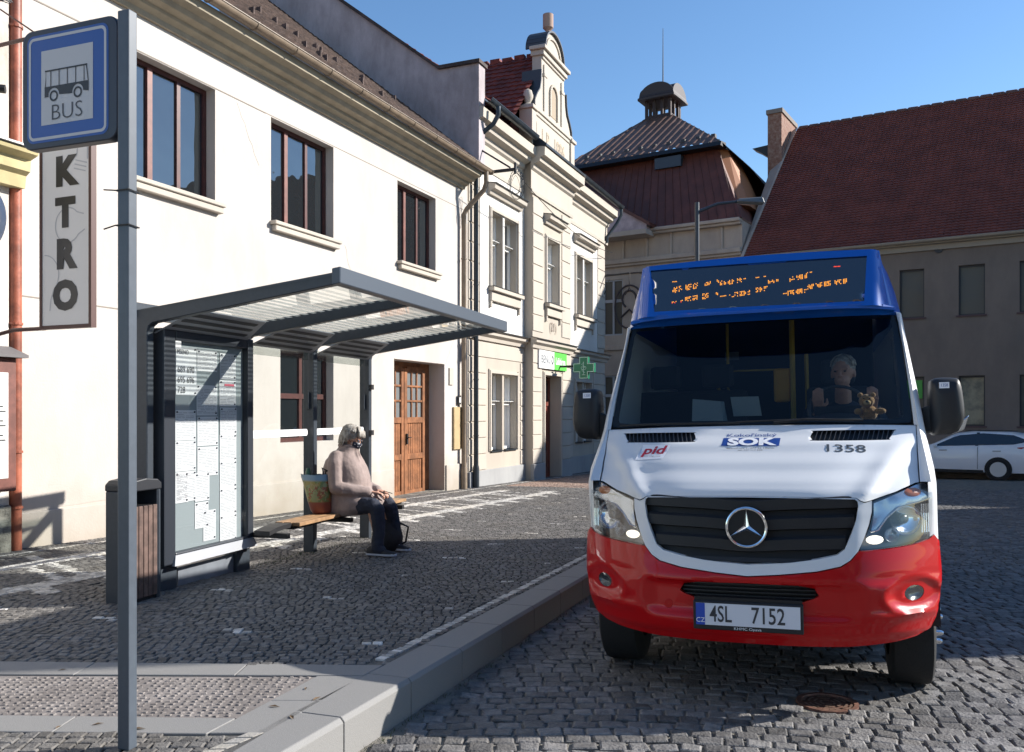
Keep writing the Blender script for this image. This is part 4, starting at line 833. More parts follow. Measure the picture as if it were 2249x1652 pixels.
sheets += [(.29, .56, 1.80-.0, 1.98, 1), (.28, .56, 1.42, 1.68, 1), (.29, .57, 1.16, 1.41, 1), (.29, .57, .90, 1.15, 1), (.26, .45, .69, .93, 1), (.26, .44, .46, .68, 1), (.37, .54, .34, .60, 1)]
sheets += [(.60, .83, 1.74, 1.97, 1), (.59, .83, 1.50, 1.73, 1)]+[(.60, .84, 1.25-.24*k, 1.49-.24*k, 1) for k in range(5)]
for i, (a, b, c, d, tx) in enumerate(sheets):
    y = -.084-.0006*(i % 5); o = MB().box(a, b, y, y+.002, c, d).build('paper_sheet', paper, nc)
    m = MB()
    if tx:
        z = d-.02; ln = 0
        while z > c+.02:
            x = a+.012
            while x < b-.03:
                w_ = min(random.uniform(.02, .11), b-.012-x)
                if random.random() < .85: m.add([(x, y-.0006, z), (x+w_, y-.0006, z), (x+w_, y-.0006, z-.004), (x, y-.0006, z-.004)], [(0, 1, 2, 3)])
                x += w_+.012
            z -= .0135; ln += 1
        m.build('printed_lines', ink, o, recalc=False)
    mm = MB()
    for (x, z) in ((a+.02, d-.015), (b-.02, d-.015), (b-.02, c+.02)): mm.lathe([(.0075, 0), (.0075, -.007), (.005, -.008)], (x, y, z), 10, 'y')
    mm.build('magnet', mag, o)
m = MB()
for k, tx in enumerate(('689 690', '695 696', '728')): m.text(tx, .078, lambda u_, v_, h_, kk=k: (.035+u_*.84, -.0866, 1.80-.085*kk+v_), align='LEFT')
m.text('MŠENO', .055, lambda u_, v_, h_: (.03+u_*.8, -.0866, 1.945+v_), align='LEFT'); m.build('line_numbers', inkb, nc, recalc=False)
MB().box(-.04, .03, -.127, -.1255, 1.96, 2.06).build('sticker', paper, nc)
MB().box(.66, .80, -.090, -.0885, 1.68, 1.70).build('red_print', PM('red_print', (.45, .08, .12), .7), nc)
# bench
bn = sthing('bench', 'narrow wooden slat bench on black supports inside the bus shelter', 'bench')
bw_ = PM('bench_wood', (.34, .20, .10), .5, var=.25, vscale=9)
m = MB()
for k in range(3): m.box(1.18, 3.62, -.46+.092*k, -.46+.092*k+.084, .365, .40)
m.build('seat', bw_, bn, bevel=.004)
P = [(.80, -.40, .365), (.92, -.40, .385), (1.04, -.40, .395), (1.17, -.40, .395)]
m = MB()
for (a, b) in zip(P, P[1:]): m.hexa([(a[0], -.38, a[2]-.04), (b[0], -.38, b[2]-.04), (b[0], -.22, b[2]-.04), (a[0], -.22, a[2]-.04), (a[0], -.38, a[2]), (b[0], -.38, b[2]), (b[0], -.22, b[2]), (a[0], -.22, a[2])])
m.build('end_support', black_m, bn); m = MB()
m.box(1.18, 3.62, -.40, -.24, .335, .364); m.build('rail', black_m, bn); 
for s in (.92, 2.15, 3.44): MB().box(s-.03, s+.03, -.50, -.05, .29, .335).build('bracket', black_m, bn)
# litter bin
bi = sthing('litter_bin', 'dark grey litter bin with brown wooden slats beside the shelter', 'litter bin', -.78, .0, .0)
m = MB(); m.box(0, .04, -.22, .01, -.0, .86); m.box(.30, .34, -.22, .01, -.0, .86); m.box(.04, .30, -.02, .005, .02, .86)
m.build('side_panel', anthracite, bi, bevel=.012)
pr = [(0, .855), (0, .905), (.04, .935), (.17, .95), (.30, .935), (.34, .905), (.34, .855)]; MB().prism(pr, 'y', -.225, .012).build('lid', PM('lid_black', (.02, .022, .027), .45), bi, bevel=.01, seg=2)
bwn = PM('bin_slat_wood', (.115, .072, .058), .6, var=.3, vscale=12)
MB().box(.045, .295, -.20, -.03, .02, .74).build('liner', black_m, bi)
for k in range(5):
    a = .042+k*.0515; MB().box(a, a+.046, -.222, -.202, .05, .74).build('slat', bwn, bi, bevel=.004)

# ---------------------------------------------------------------- bus stop pole and sign
PA = R(20.3); pr_ = PI/2-PA; pole = thing('bus_stop_sign', 'tall grey bus stop pole with blue and white BUS sign in the foreground', 'sign', (-1.583, 3.47, gz(0, 3.47, K)), pr_)
# local x = along street, y into pavement(left). sign spans +y
ph = 3.06-gz(0, 3.47, K)
MB().box(0, .045, -.058, .0, -.0, ph).build('pole', PM('pole_grey', (.07, .085, .105), .38, var=.06, vscale=20), pole, bevel=.004, seg=2)
def rrect(y0, y1, z0, z1, r, n=6):
    o = []
    for cx, cz, a0 in ((y1-r, z1-r, 0), (y0+r, z1-r, 90), (y0+r, z0+r, 180), (y1-r, z0+r, 270)):
        o += [(cx+r*cos(R(a0+90*i/n)), cz+r*sin(R(a0+90*i/n))) for i in range(n+1)]
    return o
zt, zb = ph-.012, ph-.512; ya_, yb_ = .0, .515
MB().prism(rrect(ya_, yb_, zb, zt, .05), 'x', .0, .045).build('sign_box', PM('sign_box_dark', (.018, .024, .04), .4), pole, bevel=.004)
blue = PM('sign_blue', (.012, .085, .34), .4); wht = PM('sign_reflective_white', (.56, .55, .55), .5); blk = PM('sign_black', (.008, .008, .01), .4)
def ring(mb, a, b, x):
    n = len(a); mb.add([(x, *p) for p in a]+[(x, *p) for p in b], [(i, (i+1) % n, n+(i+1) % n, n+i) for i in range(n)])
def flat(mb, pts, x): mb.add([(x, *p) for p in pts], [tuple(range(len(pts)))])
m = MB(); flat(m, rrect(.045, .485, zb+.025, zt-.025, .035), -.001); m.build('blue_field', blue, pole, recalc=False)
m = MB(); ring(m, rrect(.055, .475, zb+.035, zt-.035, .028), rrect(.067, .463, zb+.047, zt-.047, .018), -.002); m.build('border_line', wht, pole, recalc=False)
m = MB(); flat(m, [(.125, zb+.095), (.405, zb+.095), (.405, zt-.095), (.125, zt-.095)], -.002); m.build('white_field', wht, pole, recalc=False)
def bx(mb, u, v): return (-.0035, .265-u, zb+.255+v)        # u to the right seen from the street
m = MB()
def poly(mb, pts): mb.add([bx(mb, *p) for p in pts], [tuple(range(len(pts)))])
poly(m, [(-.118, .060), (.108, .060), (.112, .066), (.108, .0655), (-.118, .0655)][:2]+[(.112, .0665), (-.118, .0665)])
body = [(-.12, -.045), (-.098, -.045)]+[(-.07+.030*cos(R(a)), -.040+.030*sin(R(a))) for a in range(180, -1, -20)]+[(.03, -.045)]+[(.06+.030*cos(R(a)), -.040+.030*sin(R(a))) for a in range(180, -1, -20)]+[(.118, -.045), (.118, -.002), (-.12, -.002)]
poly(m, body)
for x in (-.118, -.088, -.043, .002, .047, .092): m.add([bx(m, *p) for p in [(x, -.002), (x+.004, -.002), (x+.004 if x < .09 else x+.003, .062), (x if x > -.11 else x+.006, .062)]], [(0, 1, 2, 3)])
poly(m, [(.114, -.002), (.118, -.002), (.108, .066), (.104, .062)])
for cx in (-.07, .06):
    n = 20; a = [(cx+.023*cos(2*PI*i/n), -.043+.023*sin(2*PI*i/n)) for i in range(n)]; b = [(cx+.015*cos(2*PI*i/n), -.043+.015*sin(2*PI*i/n)) for i in range(n)]
    m.add([bx(m, *p) for p in a+b], [(i, (i+1) % n, n+(i+1) % n, n+i) for i in range(n)])
m.build('bus_drawing', blk, pole, recalc=False)
MB().text('BUS', .094, lambda u_, v_, h_: (-.0035, .265-u_*1.1, zb+.140+v_*1.0), off=-.0012).build('lettering', PM('sign_text', (.05, .05, .055), .4), pole, recalc=False)
for z, dy in ((2.24, .10), (2.10, .06)):
    m = MB(); m.tube([(-.006, -.064, z), (.05, -.064, z-.004), (.05, .004, z), (-.006, .004, z), (-.006, -.064, z)], .003, 5); m.tube([(-.006, .004, z), (-.02, .05, z+(.003 if dy > .08 else -.015))], .003, 5); m.build('cable_tie', black_m, pole)

# ---------------------------------------------------------------- bus
P_, Rr, Pp = 19.269, R(-1.266), R(-1.296)
BM = Matrix.Translation((1.223, 4.459, -.045)) @ Matrix.Rotation(-R(P_), 4, 'Z') @ Matrix.Rotation(Pp, 4, 'X') @ Matrix.Rotation(Rr, 4, 'Y')
bus = thing('minibus', 'white red and blue minibus with lit destination display at the kerb', 'bus', mat=BM)
def interp(x, X, Y):
    for (a, b, c, d) in zip(X, X[1:], Y, Y[1:]):
        if x <= b: t_ = min(1, max(0, (x-a)/(b-a))); t_ = t_*t_*(3-2*t_)*.35+t_*.65; return c+(d-c)*t_
    return Y[-1]
ZK = [.24, .28, .33, .45, .60, .70, .80, .95, 1.03, 1.06, 1.10, 1.20, 1.30, 1.40, 1.44, 2.15, 2.3]
YK = [.16, .06, .03, .0, .0, .03, .06, .10, .125, .15, .205, .36, .52, .685, .75, 1.34, 1.45]
CK = [.36, .42, .44, .42, .40, .38, .36, .33, .30, .28, .26, .22, .18, .12, .10, .08, .08]
def F(x, z):
    a = min(abs(x), 1.02)/.93; return interp(z, ZK, YK)+interp(z, ZK, CK)*a**3.4
from mathutils.geometry import delaunay_2d_cdt
def inside(p, poly):
    c = False; n = len(poly); x, y = p
    for i in range(n):
        x1, y1 = poly[i]; x2, y2 = poly[(i+1) % n]
        if (y1 > y) != (y2 > y) and x < (x2-x1)*(y-y1)/(y2-y1)+x1: c = not c
    return c
def resample(poly, st):
    o = []
    for (a, b), (c, d) in zip(poly, poly[1:]+poly[:1]):
        n = max(1, int(math.hypot(c-a, d-b)/st+.5)); o += [(a+(c-a)*i/n, b+(d-b)*i/n) for i in range(n)]
    return o
def smooth_poly(pts, closed=True, n=5):
    o = []; N = len(pts)
    for i in range(N if closed else N-1):
        p0, p1, p2, p3 = [pts[(i+k) % N] if closed else pts[min(max(i+k, 0), N-1)] for k in (-1, 0, 1, 2)]
        for j in range(n):
            t_ = j/n; o.append(tuple(.5*((2*b)+(-a+c)*t_+(2*a-5*b+4*c-d)*t_*t_+(-a+3*b-3*c+d)*t_**3) for a, b, c, d in zip(p0, p1, p2, p3)))
    return o
def patch(mb, poly, holes=(), st=.025, rel=None, off=0, edge=.0, surf=None):
    surf = surf or F; loops = [resample(poly, st)]+[resample(h, st) for h in holes]; V = []; E = []
    for lp in loops:
        b = len(V); V += lp; E += [(b+i, b+(i+1) % len(lp)) for i in range(len(lp))]
    nb = len(V)
    x0, x1 = min(p[0] for p in poly), max(p[0] for p in poly); z0, z1 = min(p[1] for p in poly), max(p[1] for p in poly)
    nx, nz = int((x1-x0)/st)+1, int((z1-z0)/st)+1
    bd = np.array(V)
    for i in range(nx):
        for j in range(nz):
            p = (x0+(i+.5)*(x1-x0)/nx, z0+(j+.5)*(z1-z0)/nz)
            if inside(p, poly) and not any(inside(p, h) for h in holes) and np.min((bd[:, 0]-p[0])**2+(bd[:, 1]-p[1])**2) > (st*.45)**2: V.append(p)
    vc, ec, fc, *_ = delaunay_2d_cdt([Vector(p) for p in V], E, [], 0, 1e-6)
    b = len(mb.v); mb.v += [(p.x, surf(p.x, p.y)+off+(rel(p.x, p.y) if rel else 0), p.y) for p in vc]
    for f_ in fc:
        c = (sum(vc[i].x for i in f_)/len(f_), sum(vc[i].y for i in f_)/len(f_))
        if inside(c, poly) and not any(inside(c, h) for h in holes): mb.f.append(tuple(b+i for i in f_)); mb.mi.append(mb.m)
    if edge:                                  # turned-in rim
        for lp in loops:
            n = len(lp); b = len(mb.v); pts = [(x, surf(x, z)+off+(rel(x, z) if rel else 0), z) for x, z in lp]
            mb.v += pts+[(x, y+edge, z) for x, y, z in pts]; mb.f += [(b+i, b+(i+1) % n, b+n+(i+1) % n, b+n+i) for i in range(n)]; mb.mi += [mb.m]*n
    return mb
mir = lambda pts: [(-x, z) for x, z in pts[::-1]]
sym = lambda half: half+[(-x, z) for x, z in half[::-1]]      # half given on +x from centre top/bottom
white_p = PM('white_bus_paint', (.68, .69, .70), .45, coat=.15, spec=.2); red_p = PM('red_bus_paint', (.44, .004, .006), .35, coat=.5, spec=.1); blue_p = PM('blue_bus_paint', (.006, .10, .46), .35, coat=.6, spec=.1)
silver_p = PM('pale_grey_bus_paint', (.62, .64, .68), .3, coat=.6)
gap_m = PM('gap_black', (.004, .004, .005), .6); plast = PM('black_plastic', (.014, .015, .018), .5, spec=.4); chrome = PM('chrome', (.75, .77, .80), .12, metal=1)
bd_ = MB()
# lower edges
gr_out = sym([(0, .700), (.11, .707), (.22, .716), (.345, .735), (.443, .757), (.480, .785), (.515, .862), (.540, .93), (.553, 1.0), (.550, 1.024), (.538, 1.036), (.25, 1.041), (0, 1.043)])
su_b = [(0, .644), (.155, .656), (.342, .677), (.457, .703), (.503, .732), (.545, .778), (.575, .84), (.602, .91), (.617, .97), (.620, 1.026)]
hl = [(.622, 1.020), (.742, 1.061), (.848, 1.102), (.895, 1.112), (.925, 1.098), (.928, 1.0), (.925, .90), (.905, .822), (.816, .800), (.66, .784), (.553, .780), (.583, .845), (.608, .91), (.622, .97)]
hood_out = sym([(0, 1.049), (.25, 1.047), (.545, 1.043), (.565, 1.030), (.585, 1.022), (.615, 1.029), (.742, 1.069), (.848, 1.110), (.868, 1.112), (.898, 1.418), (.5, 1.428), (0, 1.432)])
vent = smooth_poly([(.335, 1.345), (.325, 1.36), (.340, 1.388), (.36, 1.395), (.755, 1.395), (.778, 1.388), (.745, 1.345), (.72, 1.337), (.35, 1.337)], n=3)
bump = sym([(0, .638), (.155, .650), (.342, .671), (.462, .698), (.510, .730), (.548, .772), (.66, .778), (.816, .794), (.905, .815), (.935, .835), (.962, .80), (.972, .63), (.955, .50), (.935, .40), (.905, .345), (.83, .315), (.72, .300), (.5, .287), (.2, .282), (0, .282)])
ex = lambda q, c, w: math.exp(-((q-c)/w)**2)
def sstep(a, b, x): t_ = min(1, max(0, (x-a)/(b-a))); return t_*t_*(3-2*t_)
def bump_rel(x, z):
    a = abs(x); r = 0
    r += .035*sstep(.60, .46, a)*sstep(.62, .585, z)*sstep(.40, .46, z)               # central recess
    r += .018*sstep(.34, .325, z)
    e = math.hypot((a-.82)/.13, (z-.545)/.075); r += .030*sstep(1.15, .75, e)-.010*ex(e, 1.25, .14)
    r += -.016*ex(z, .445, .022)*sstep(.50, .72, a)                                   # ledge under the fog lamps
    r += .010*sstep(.66, .64, z)*sstep(.60, .62, z)*sstep(.45, .7, a)
    return r
fogh = lambda s_: [(s_*.819+.052*cos(2*PI*i/20), .548+.041*sin(2*PI*i/20)) for i in range(20)]
intk = sym([(0, .607), (.25, .603), (.33, .588), (.352, .55), (.33, .536), (.27, .516), (0, .516)])
intk = [p for i, p in enumerate(intk) if p not in intk[:i]]
m = MB(); patch(m, [p for i, p in enumerate(bump) if p not in bump[:i]], [fogh(1), fogh(-1), intk], .018, bump_rel, edge=.04); bo = m.build('bumper', red_p, bus, merge=True, smooth=50)
for sg in (-1, 1):
    cx = sg*.819; fb = lambda pr: MB().grid([[(cx+r_*1.0*cos(a), F(cx+r_*cos(a), .548+.8*r_*sin(a))+bump_rel(cx+r_*cos(a), .548+.8*r_*sin(a))+d_, .548+.8*r_*sin(a)) for a in [2*PI*k/20 for k in range(20)]] for r_, d_ in pr], True); m = fb([(.001, .035), (.02, .034), (.036, .022), (.050, .004), (.054, .03)]); fo = m.build('fog_lamp', PM('fog_reflector', (.16, .17, .18), .2, metal=.8), bus, smooth=60); fo.scale = (1, 1, 1)
    fb([(.001, -.004), (.03, -.002), (.050, .003)]).build('lens', clearmat('lamp_lens', (.75, .78, .8), .03) if sg < 0 else bpy.data.materials['lamp_lens'], fo, smooth=60)
# intake and lower grille
m = MB(); patch(m, sym([(0, .612), (.34, .612), (.36, .55), (.30, .50), (0, .50)]), [], .04, off=.10); m.build('intake_mesh', gap_m, bus)
m = MB()
for k in range(4): patch(m, sym([(0, .530+.02*k), (.335, .530+.02*k), (.335, .537+.02*k), (0, .537+.02*k)]), [], .06, off=.055, edge=.02)
m.build('intake_slat', plast, bus)
# grille surround
sur = sym(su_b+[(.575, 1.020), (.560, 1.030)]); sur = [p for i, p in enumerate(sur) if p not in sur[:i]]
sur_poly = su_b+[(.585, 1.016), (.562, 1.026), (.545, 1.040), (.25, 1.045), (0, 1.047)]; sur_poly = sur_poly+[(-x, z) for x, z in sur_poly[::-1]]; sur_poly = [p for i, p in enumerate(sur_poly) if p not in sur_poly[:i]]
gro = [p for i, p in enumerate(gr_out) if p not in gr_out[:i]]
def sur_rel(x, z): return -.012*ex(abs(x), .52+.12*(z-.75), .05)*(1 if z > .72 else .5)
m = MB(); patch(m, sur_poly, [gro], .018, sur_rel, edge=.05); m.build('grille_surround', white_p, bus, merge=True, smooth=50)
# grille: louvres bowed around the emblem
m = MB(); patch(m, gro, [], .05, off=.055); gb = m.build('grille', gap_m, bus, smooth=60)
def slat(zc, h, d0):
    P = []; hw = interp(zc, [.7, .76, .85, 1.0, 1.04], [.33, .46, .52, .555, .555])
    for i in range(41):
        x = -hw+2*hw*i/40; zz = zc-.012*math.exp(-(x/.16)**2)+.01*(abs(x)/.5)**2; P.append([(x, F(x, zz)+d0+.022, zz+h/2+.012), (x, F(x, zz)+d0, zz+h/2), (x, F(x, zz)+d0, zz-h/2+.008), (x, F(x, zz)+d0+.03, zz-h/2)])
    return P
m = MB(); 
for zc in (1.005, .905, .80): m.grid(slat(zc, .062, .012))
m.grid([[(x, F(x, .715)+.02, .735), (x, F(x, .715)+.012, .712)] for x in [-.32+.04*i for i in range(17)]])
m.build('louvre', plast, gb, smooth=40)
m = MB(); yE = F(0, .892)-.030
m.lathe([(.105, -.005), (.105, .02), (.10, .03)], (0, yE+.002, .892), 32, 'y'); m.build('emblem_base', gap_m, gb, smooth=40)
m = MB(); P = []
for i in range(40):
    a = 2*PI*i/40; P.append([((.100+.0085*cos(b))*cos(a), yE-.008+.008*sin(b), .892+(.100+.0085*cos(b))*sin(a)) for b in [2*PI*j/8 for j in range(8)]])
P.append(P[0]); m.grid(P, True)
for k in range(3):
    a = PI/2+k*2*PI/3; d = (cos(a), sin(a)); n_ = (-sin(a), cos(a)); c = (0, .892)
    q = lambda r_, w_: (c[0]+d[0]*r_+n_[0]*w_, c[1]+d[1]*r_+n_[1]*w_)
    T = q(.096, 0); A = q(.008, .015); B = q(.008, -.015); C = q(-.008, 0)
    m.add([(T[0], yE-.008, T[1]), (A[0], yE-.004, A[1]), (c[0], yE-.020, c[1]), (B[0], yE-.004, B[1])], [(0, 1, 2), (0, 2, 3)])
m.build('emblem', chrome, gb, smooth=40)
# hood
def hood_rel(x, z):
    a = abs(x); c = .565+(z-1.03)*.80            # crease runs outwards up the hood
    return -.030*ex(a, c, .05+.06*(z-1.03))*sstep(1.42, 1.22, z)+.014*sstep(c, c+.10, a)*sstep(1.40, 1.2, z)-.012*sstep(c, c-.3, a)+.012*sstep(1.075, 1.045, z)*(1-a*.5)
ho = [p for i, p in enumerate(hood_out) if p not in hood_out[:i]]
m = MB(); patch(m, ho, [vent, mir(vent)], .02, hood_rel, edge=.03); hd = m.build('hood', white_p, bus, merge=True, smooth=60)
for sg in (-1, 1):
    v_ = vent if sg > 0 else mir(vent); m = MB(); patch(m, v_, [], .05, hood_rel, off=.03); vo_ = m.build('hood_vent', gap_m, hd)
    m = MB()
    for k in range(17):
        x = .345+.0255*k; sl_ = .016; z0_, z1_ = 1.338, 1.394; 
        if x > .73: z0_ = 1.345+(x-.73)*.4
        X0, X1 = sg*x, sg*(x+.02); 
        m.add([(X0, F(X0, z0_)+hood_rel(X0, z0_)+.004, z0_), (X0+sg*.004, F(X0, z0_)+hood_rel(X0, z0_)+.004, z0_), (X1+sg*.004, F(X1, z1_)+hood_rel(X1, z1_)+.004, z1_), (X1, F(X1, z1_)+hood_rel(X1, z1_)+.004, z1_),
               (X0, F(X0, z0_)+hood_rel(X0, z0_)+.026, z0_), (X1, F(X1, z1_)+hood_rel(X1, z1_)+.026, z1_)], [(0, 1, 2, 3), (0, 3, 5, 4)])
    m.build('rib', PM('vent_rib', (.05, .05, .055), .4) if sg < 0 else bpy.data.materials['vent_rib'], vo_, recalc=False)
def hs(x, z): return F(x, z)+hood_rel(x, z)-.004
def decal(name, mat, body, xc, zc, size, sx, sz, slant=0, off=0, al='CENTER', tilt=0, lift=0, par=None):
    return MB().text(body, size, lambda u_, v_, h_: (xc+u_*sx+v_*slant, hs(xc+u_*sx+v_*slant, zc+v_*sz+u_*tilt)-lift, zc+v_*sz+u_*tilt), off=off, align=al).build(name, mat, par or hd, recalc=False)
dtxt = PM('decal_grey_text', (.06, .07, .08), .4); dblue = PM('decal_blue', (.015, .06, .27), .4); dred = PM('decal_red', (.50, .02, .04), .4); dwh = PM('decal_white', (.82, .82, .84), .4)
decal('fleet_number', dtxt, '1358', .503, 1.292, .115, 1.0, .50, off=.001, tilt=-.035)
m = MB(); patch(m, [(-.168, 1.314), (.155, 1.311), (.162, 1.355), (-.160, 1.359)], [], .04, hood_rel, off=-.003); m.build('blue_decal', dblue, hd)
decal('decal_text', dwh, 'SOK', -.003, 1.3345, .105, 1.28, .53, off=.005, lift=.002)
decal('decal_text', dblue, 'Kokořínský', -.003, 1.373, .048, 1.28, .55, slant=.0)
decal('decal_text', dtxt, 'Bezručova 1, 277 36 Mšeno', -.003, 1.299, .018, 1.3, .55); decal('decal_text', dtxt, 'tel. 721 117 690', -.003, 1.288, .016, 1.3, .55)
m = MB(); patch(m, [(-.663, 1.235), (-.495, 1.244), (-.464, 1.320), (-.637, 1.322)], [], .04, hood_rel, off=-.003); m.build('white_sticker', dwh, hd)
decal('sticker_text', dred, 'pid', -.556, 1.290, .11, 1.0, .60, slant=.25, off=.003, lift=.002, tilt=.03)
decal('sticker_text', dtxt, 'Pražská integrovaná', -.575, 1.258, .014, 1.1, .6, lift=.002)
# headlights
amber = PM('amber_lamp', (.60, .16, .03), .3); glow = PM('lit_lamp', (1, .90, .74), .4, emis=.95); refl_ = PM('lamp_reflector', (.55, .57, .60), .22, metal=.9); darkref = PM('lamp_dark', (.08, .085, .09), .25, metal=.6)
lens_m = bpy.data.materials['lamp_lens']
for sg in (-1, 1):
    H_ = hl if sg > 0 else mir(hl); H_ = smooth_poly(H_, n=2)
    def bowl(mb, cx, cz, prof, n=20, sx=1):
        mb.grid([[(cx+r_*sx*cos(2*PI*k/n), F(cx+r_*sx*cos(2*PI*k/n), cz+r_*sin(2*PI*k/n))+d_, cz+r_*sin(2*PI*k/n)) for k in range(n)] for r_, d_ in prof], True); return mb
    m = MB(); patch(m, H_, [], .025, off=.0, edge=.0); hd_ = m.build('headlight', lens_m, bus, smooth=60)
    S = (lambda pts: [(sg*x, z) for x, z in (pts if sg > 0 else pts)])
    m = MB(); patch(m, H_, [], .04, off=.075); m.build('lamp_housing', darkref, hd_, smooth=60)
    up_ = S([(.630, 1.012), (.742, 1.055), (.848, 1.097), (.895, 1.106), (.918, 1.092), (.920, 1.03), (.86, 1.01), (.75, .985), (.69, .935), (.645, .875), (.612, .868), (.628, .95)])
    m = MB(); patch(m, up_, [], .03, off=.022, edge=.03, rel=lambda x, z: .004*sin(z*260)); m.build('indicator_bowl', refl_, hd_, smooth=60)
    m = bowl(MB(), sg*.83, 1.062, [(.001, .010), (.012, .011), (.020, .016), (.024, .022)], 14, 1.9); m.build('indicator', amber, hd_, smooth=180)
    m = MB(); m.tube([(sg*x, F(x, z)+.018, z) for x, z in ((.915, 1.03), (.86, 1.012), (.75, .987), (.69, .937), (.645, .877), (.607, .868))], .006, 6); m.build('trim_line', chrome, hd_, smooth=60)
    cx, cz = sg*.79, .925; y_ = F(cx, cz); m = bowl(MB(), cx, cz, [(.001, .072), (.03, .070), (.055, .058), (.075, .036), (.082, .02), (.086, .035)]); m.build('reflector', chrome, hd_, smooth=60)
    m = bowl(MB(), cx-sg*.01, cz, [(.001, .03), (.018, .032), (.026, .045), (.028, .07)], 14); m.build('bulb_cap', darkref, hd_, smooth=60)
    m = bowl(MB(), sg*.715, .848, [(.001, .06), (.025, .055), (.037, .03), (.04, .045)], 16); m.build('reflector', refl_, hd_, smooth=60)
    m = bowl(MB(), sg*.628, .828, [(.001, .008), (.012, .009), (.019, .014), (.023, .022)], 14, 1.9); m.build('running_light', glow, hd_, smooth=180)
    m = MB()
    for k in range(4): m.tube([(sg*(.872+.012*k), F(.872+.012*k, z)+.028, z) for z in (.85, .9, .95, 1.0)], .0035, 5)
    m.build('reflector_rib', chrome, hd_)
# body shell: sides and pillars
YE = 6.25
WZ = [.30, .45, .62, .78, 1.10, 1.42, 1.75, 2.13, 2.30, 2.45, 2.56]; WX = [.945, .965, .978, .982, .968, .958, .935, .908, .868, .82, .762]
def ystart(z): return interp(z, [.3, .8, 1.10, 1.12, 1.42, 2.13, 2.56], [.62, .50, .40, .40, .80, 1.38, 1.42])
def wx(z): 
    for (a, b, c, d) in zip(WZ, WZ[1:], WX, WX[1:]):
        if z <= b: return c+(d-c)*(z-a)/(b-a)
    return WX[-1]
def side_patch(mb, sg, z0, z1, ya=None, yb=YE, nz=10, skip=None, cols=None):
    P = []
    for j in range(nz+1):
        z = z0+(z1-z0)*j/nz; y0 = ystart(z) if ya is None else ya; row = []
        ts = cols or [0, .004, .01, .02, .04, .08, .16, .3, .5, .75, 1]
        for t_ in ts:
            y = y0+(yb-y0)*t_; x = wx(z)-(.045 if z > 1.12 else .06)*math.exp(-(y-y0)/.05)*(ya is None); row.append((sg*x, y, z))
        P.append(row)
    mb.grid(P)
m = MB()
for sg in (-1, 1):
    side_patch(m, sg, .79, 1.42, nz=8); side_patch(m, sg, 1.42, 1.50, nz=1); side_patch(m, sg, 2.08, 2.150, nz=1)
    if sg < 0: side_patch(m, sg, 1.50, 2.08, nz=6)
    else:
        P = []
        for j in range(7):                                   # pillar, then the open side window of the driver's door
            z = 1.5+.58*j/6; y0 = ystart(z); P.append([(wx(z)-.045*math.exp(-(y-y0)/.05), y, z) for y in (y0, y0+.015, y0+.04, y0+.08, y0+.13)])
        m.grid(P); m.grid([[(wx(1.5+.58*j/6), y, 1.5+.58*j/6) for y in (2.45, 3.2, YE)] for j in range(7)])
m.box(-.9, .9, YE-.01, YE, .35, 2.5); m.box(-.86, .86, .9, YE-.02, .44, .46)
fl = []
m.build('body', white_p, bus, merge=True, smooth=50, recalc=True)
m = MB(); m.grid([[(wx(1.5+.58*j/2)-.006, y, 1.5+.58*j/2) for y in (ystart(1.5+.58*j/2)+.13, 2.45)] for j in range(3)]); m.build('side_window', clearmat('side_glass', (.75, .8, .8), 0), bus)
m = MB()
for sg in (-1, 1): side_patch(m, sg, .40, .785, nz=6, cols=[.0, .004, .01, .02, .03]); m.grid([[(sg*wx(z), y, z) for y in (1.35, YE)] for z in (.32, .5, .785)])
m.build('red_side_band', red_p, bus, smooth=50)
m = MB()                                                     # fender behind the headlight, cheek beside the hood
for sg in (-1, 1):
    P = []
    for j in range(13):
        z = 1.115+.31*j/12; xi = .873+.030*(z-1.115)/.31; xo = wx(z)-.045; P.append([(sg*(xi+(xo-xi)*t_), F(xi+(xo-xi)*t_, z)*(1-t_)+ystart(z)*t_, z) for t_ in (0, .35, .7, 1)])
    m.grid(P)
m.build('fender', white_p, bus, smooth=60)
m = MB()                                                     # A pillars
for sg in (-1, 1):
    P = []
    for j in range(15):
        z = 1.42+.72*j/14; xi = .890-.014*(z-1.42)/.72; xo = wx(z)-.040; yi = F(xi, z)-.0; P.append([(sg*xi, yi+.012, z), (sg*(xi+.012), yi, z), (sg*((xi+xo)/2+.006), (yi+ystart(z))/2-.012, z), (sg*xo, ystart(z), z)])
    m.grid(P)
m.build('windscreen_pillar', white_p, bus, smooth=60)
# underbody, and a black core added for the shade behind panel gaps
m = MB(); m.box(-.60, .60, .30, .95, .32, 1.02); m.box(-.84, .84, .52, .95, .46, 1.05); m.box(-.84, .84, .60, 1.0, 1.05, 1.16); m.box(-.84, .84, .85, 1.1, 1.16, 1.30); m.box(-.64, .64, .55, 6.1, .22, .44); m.box(-.90, .90, 1.45, 4.3, .26, .46); m.build('black_core_underbody', gap_m, bus)
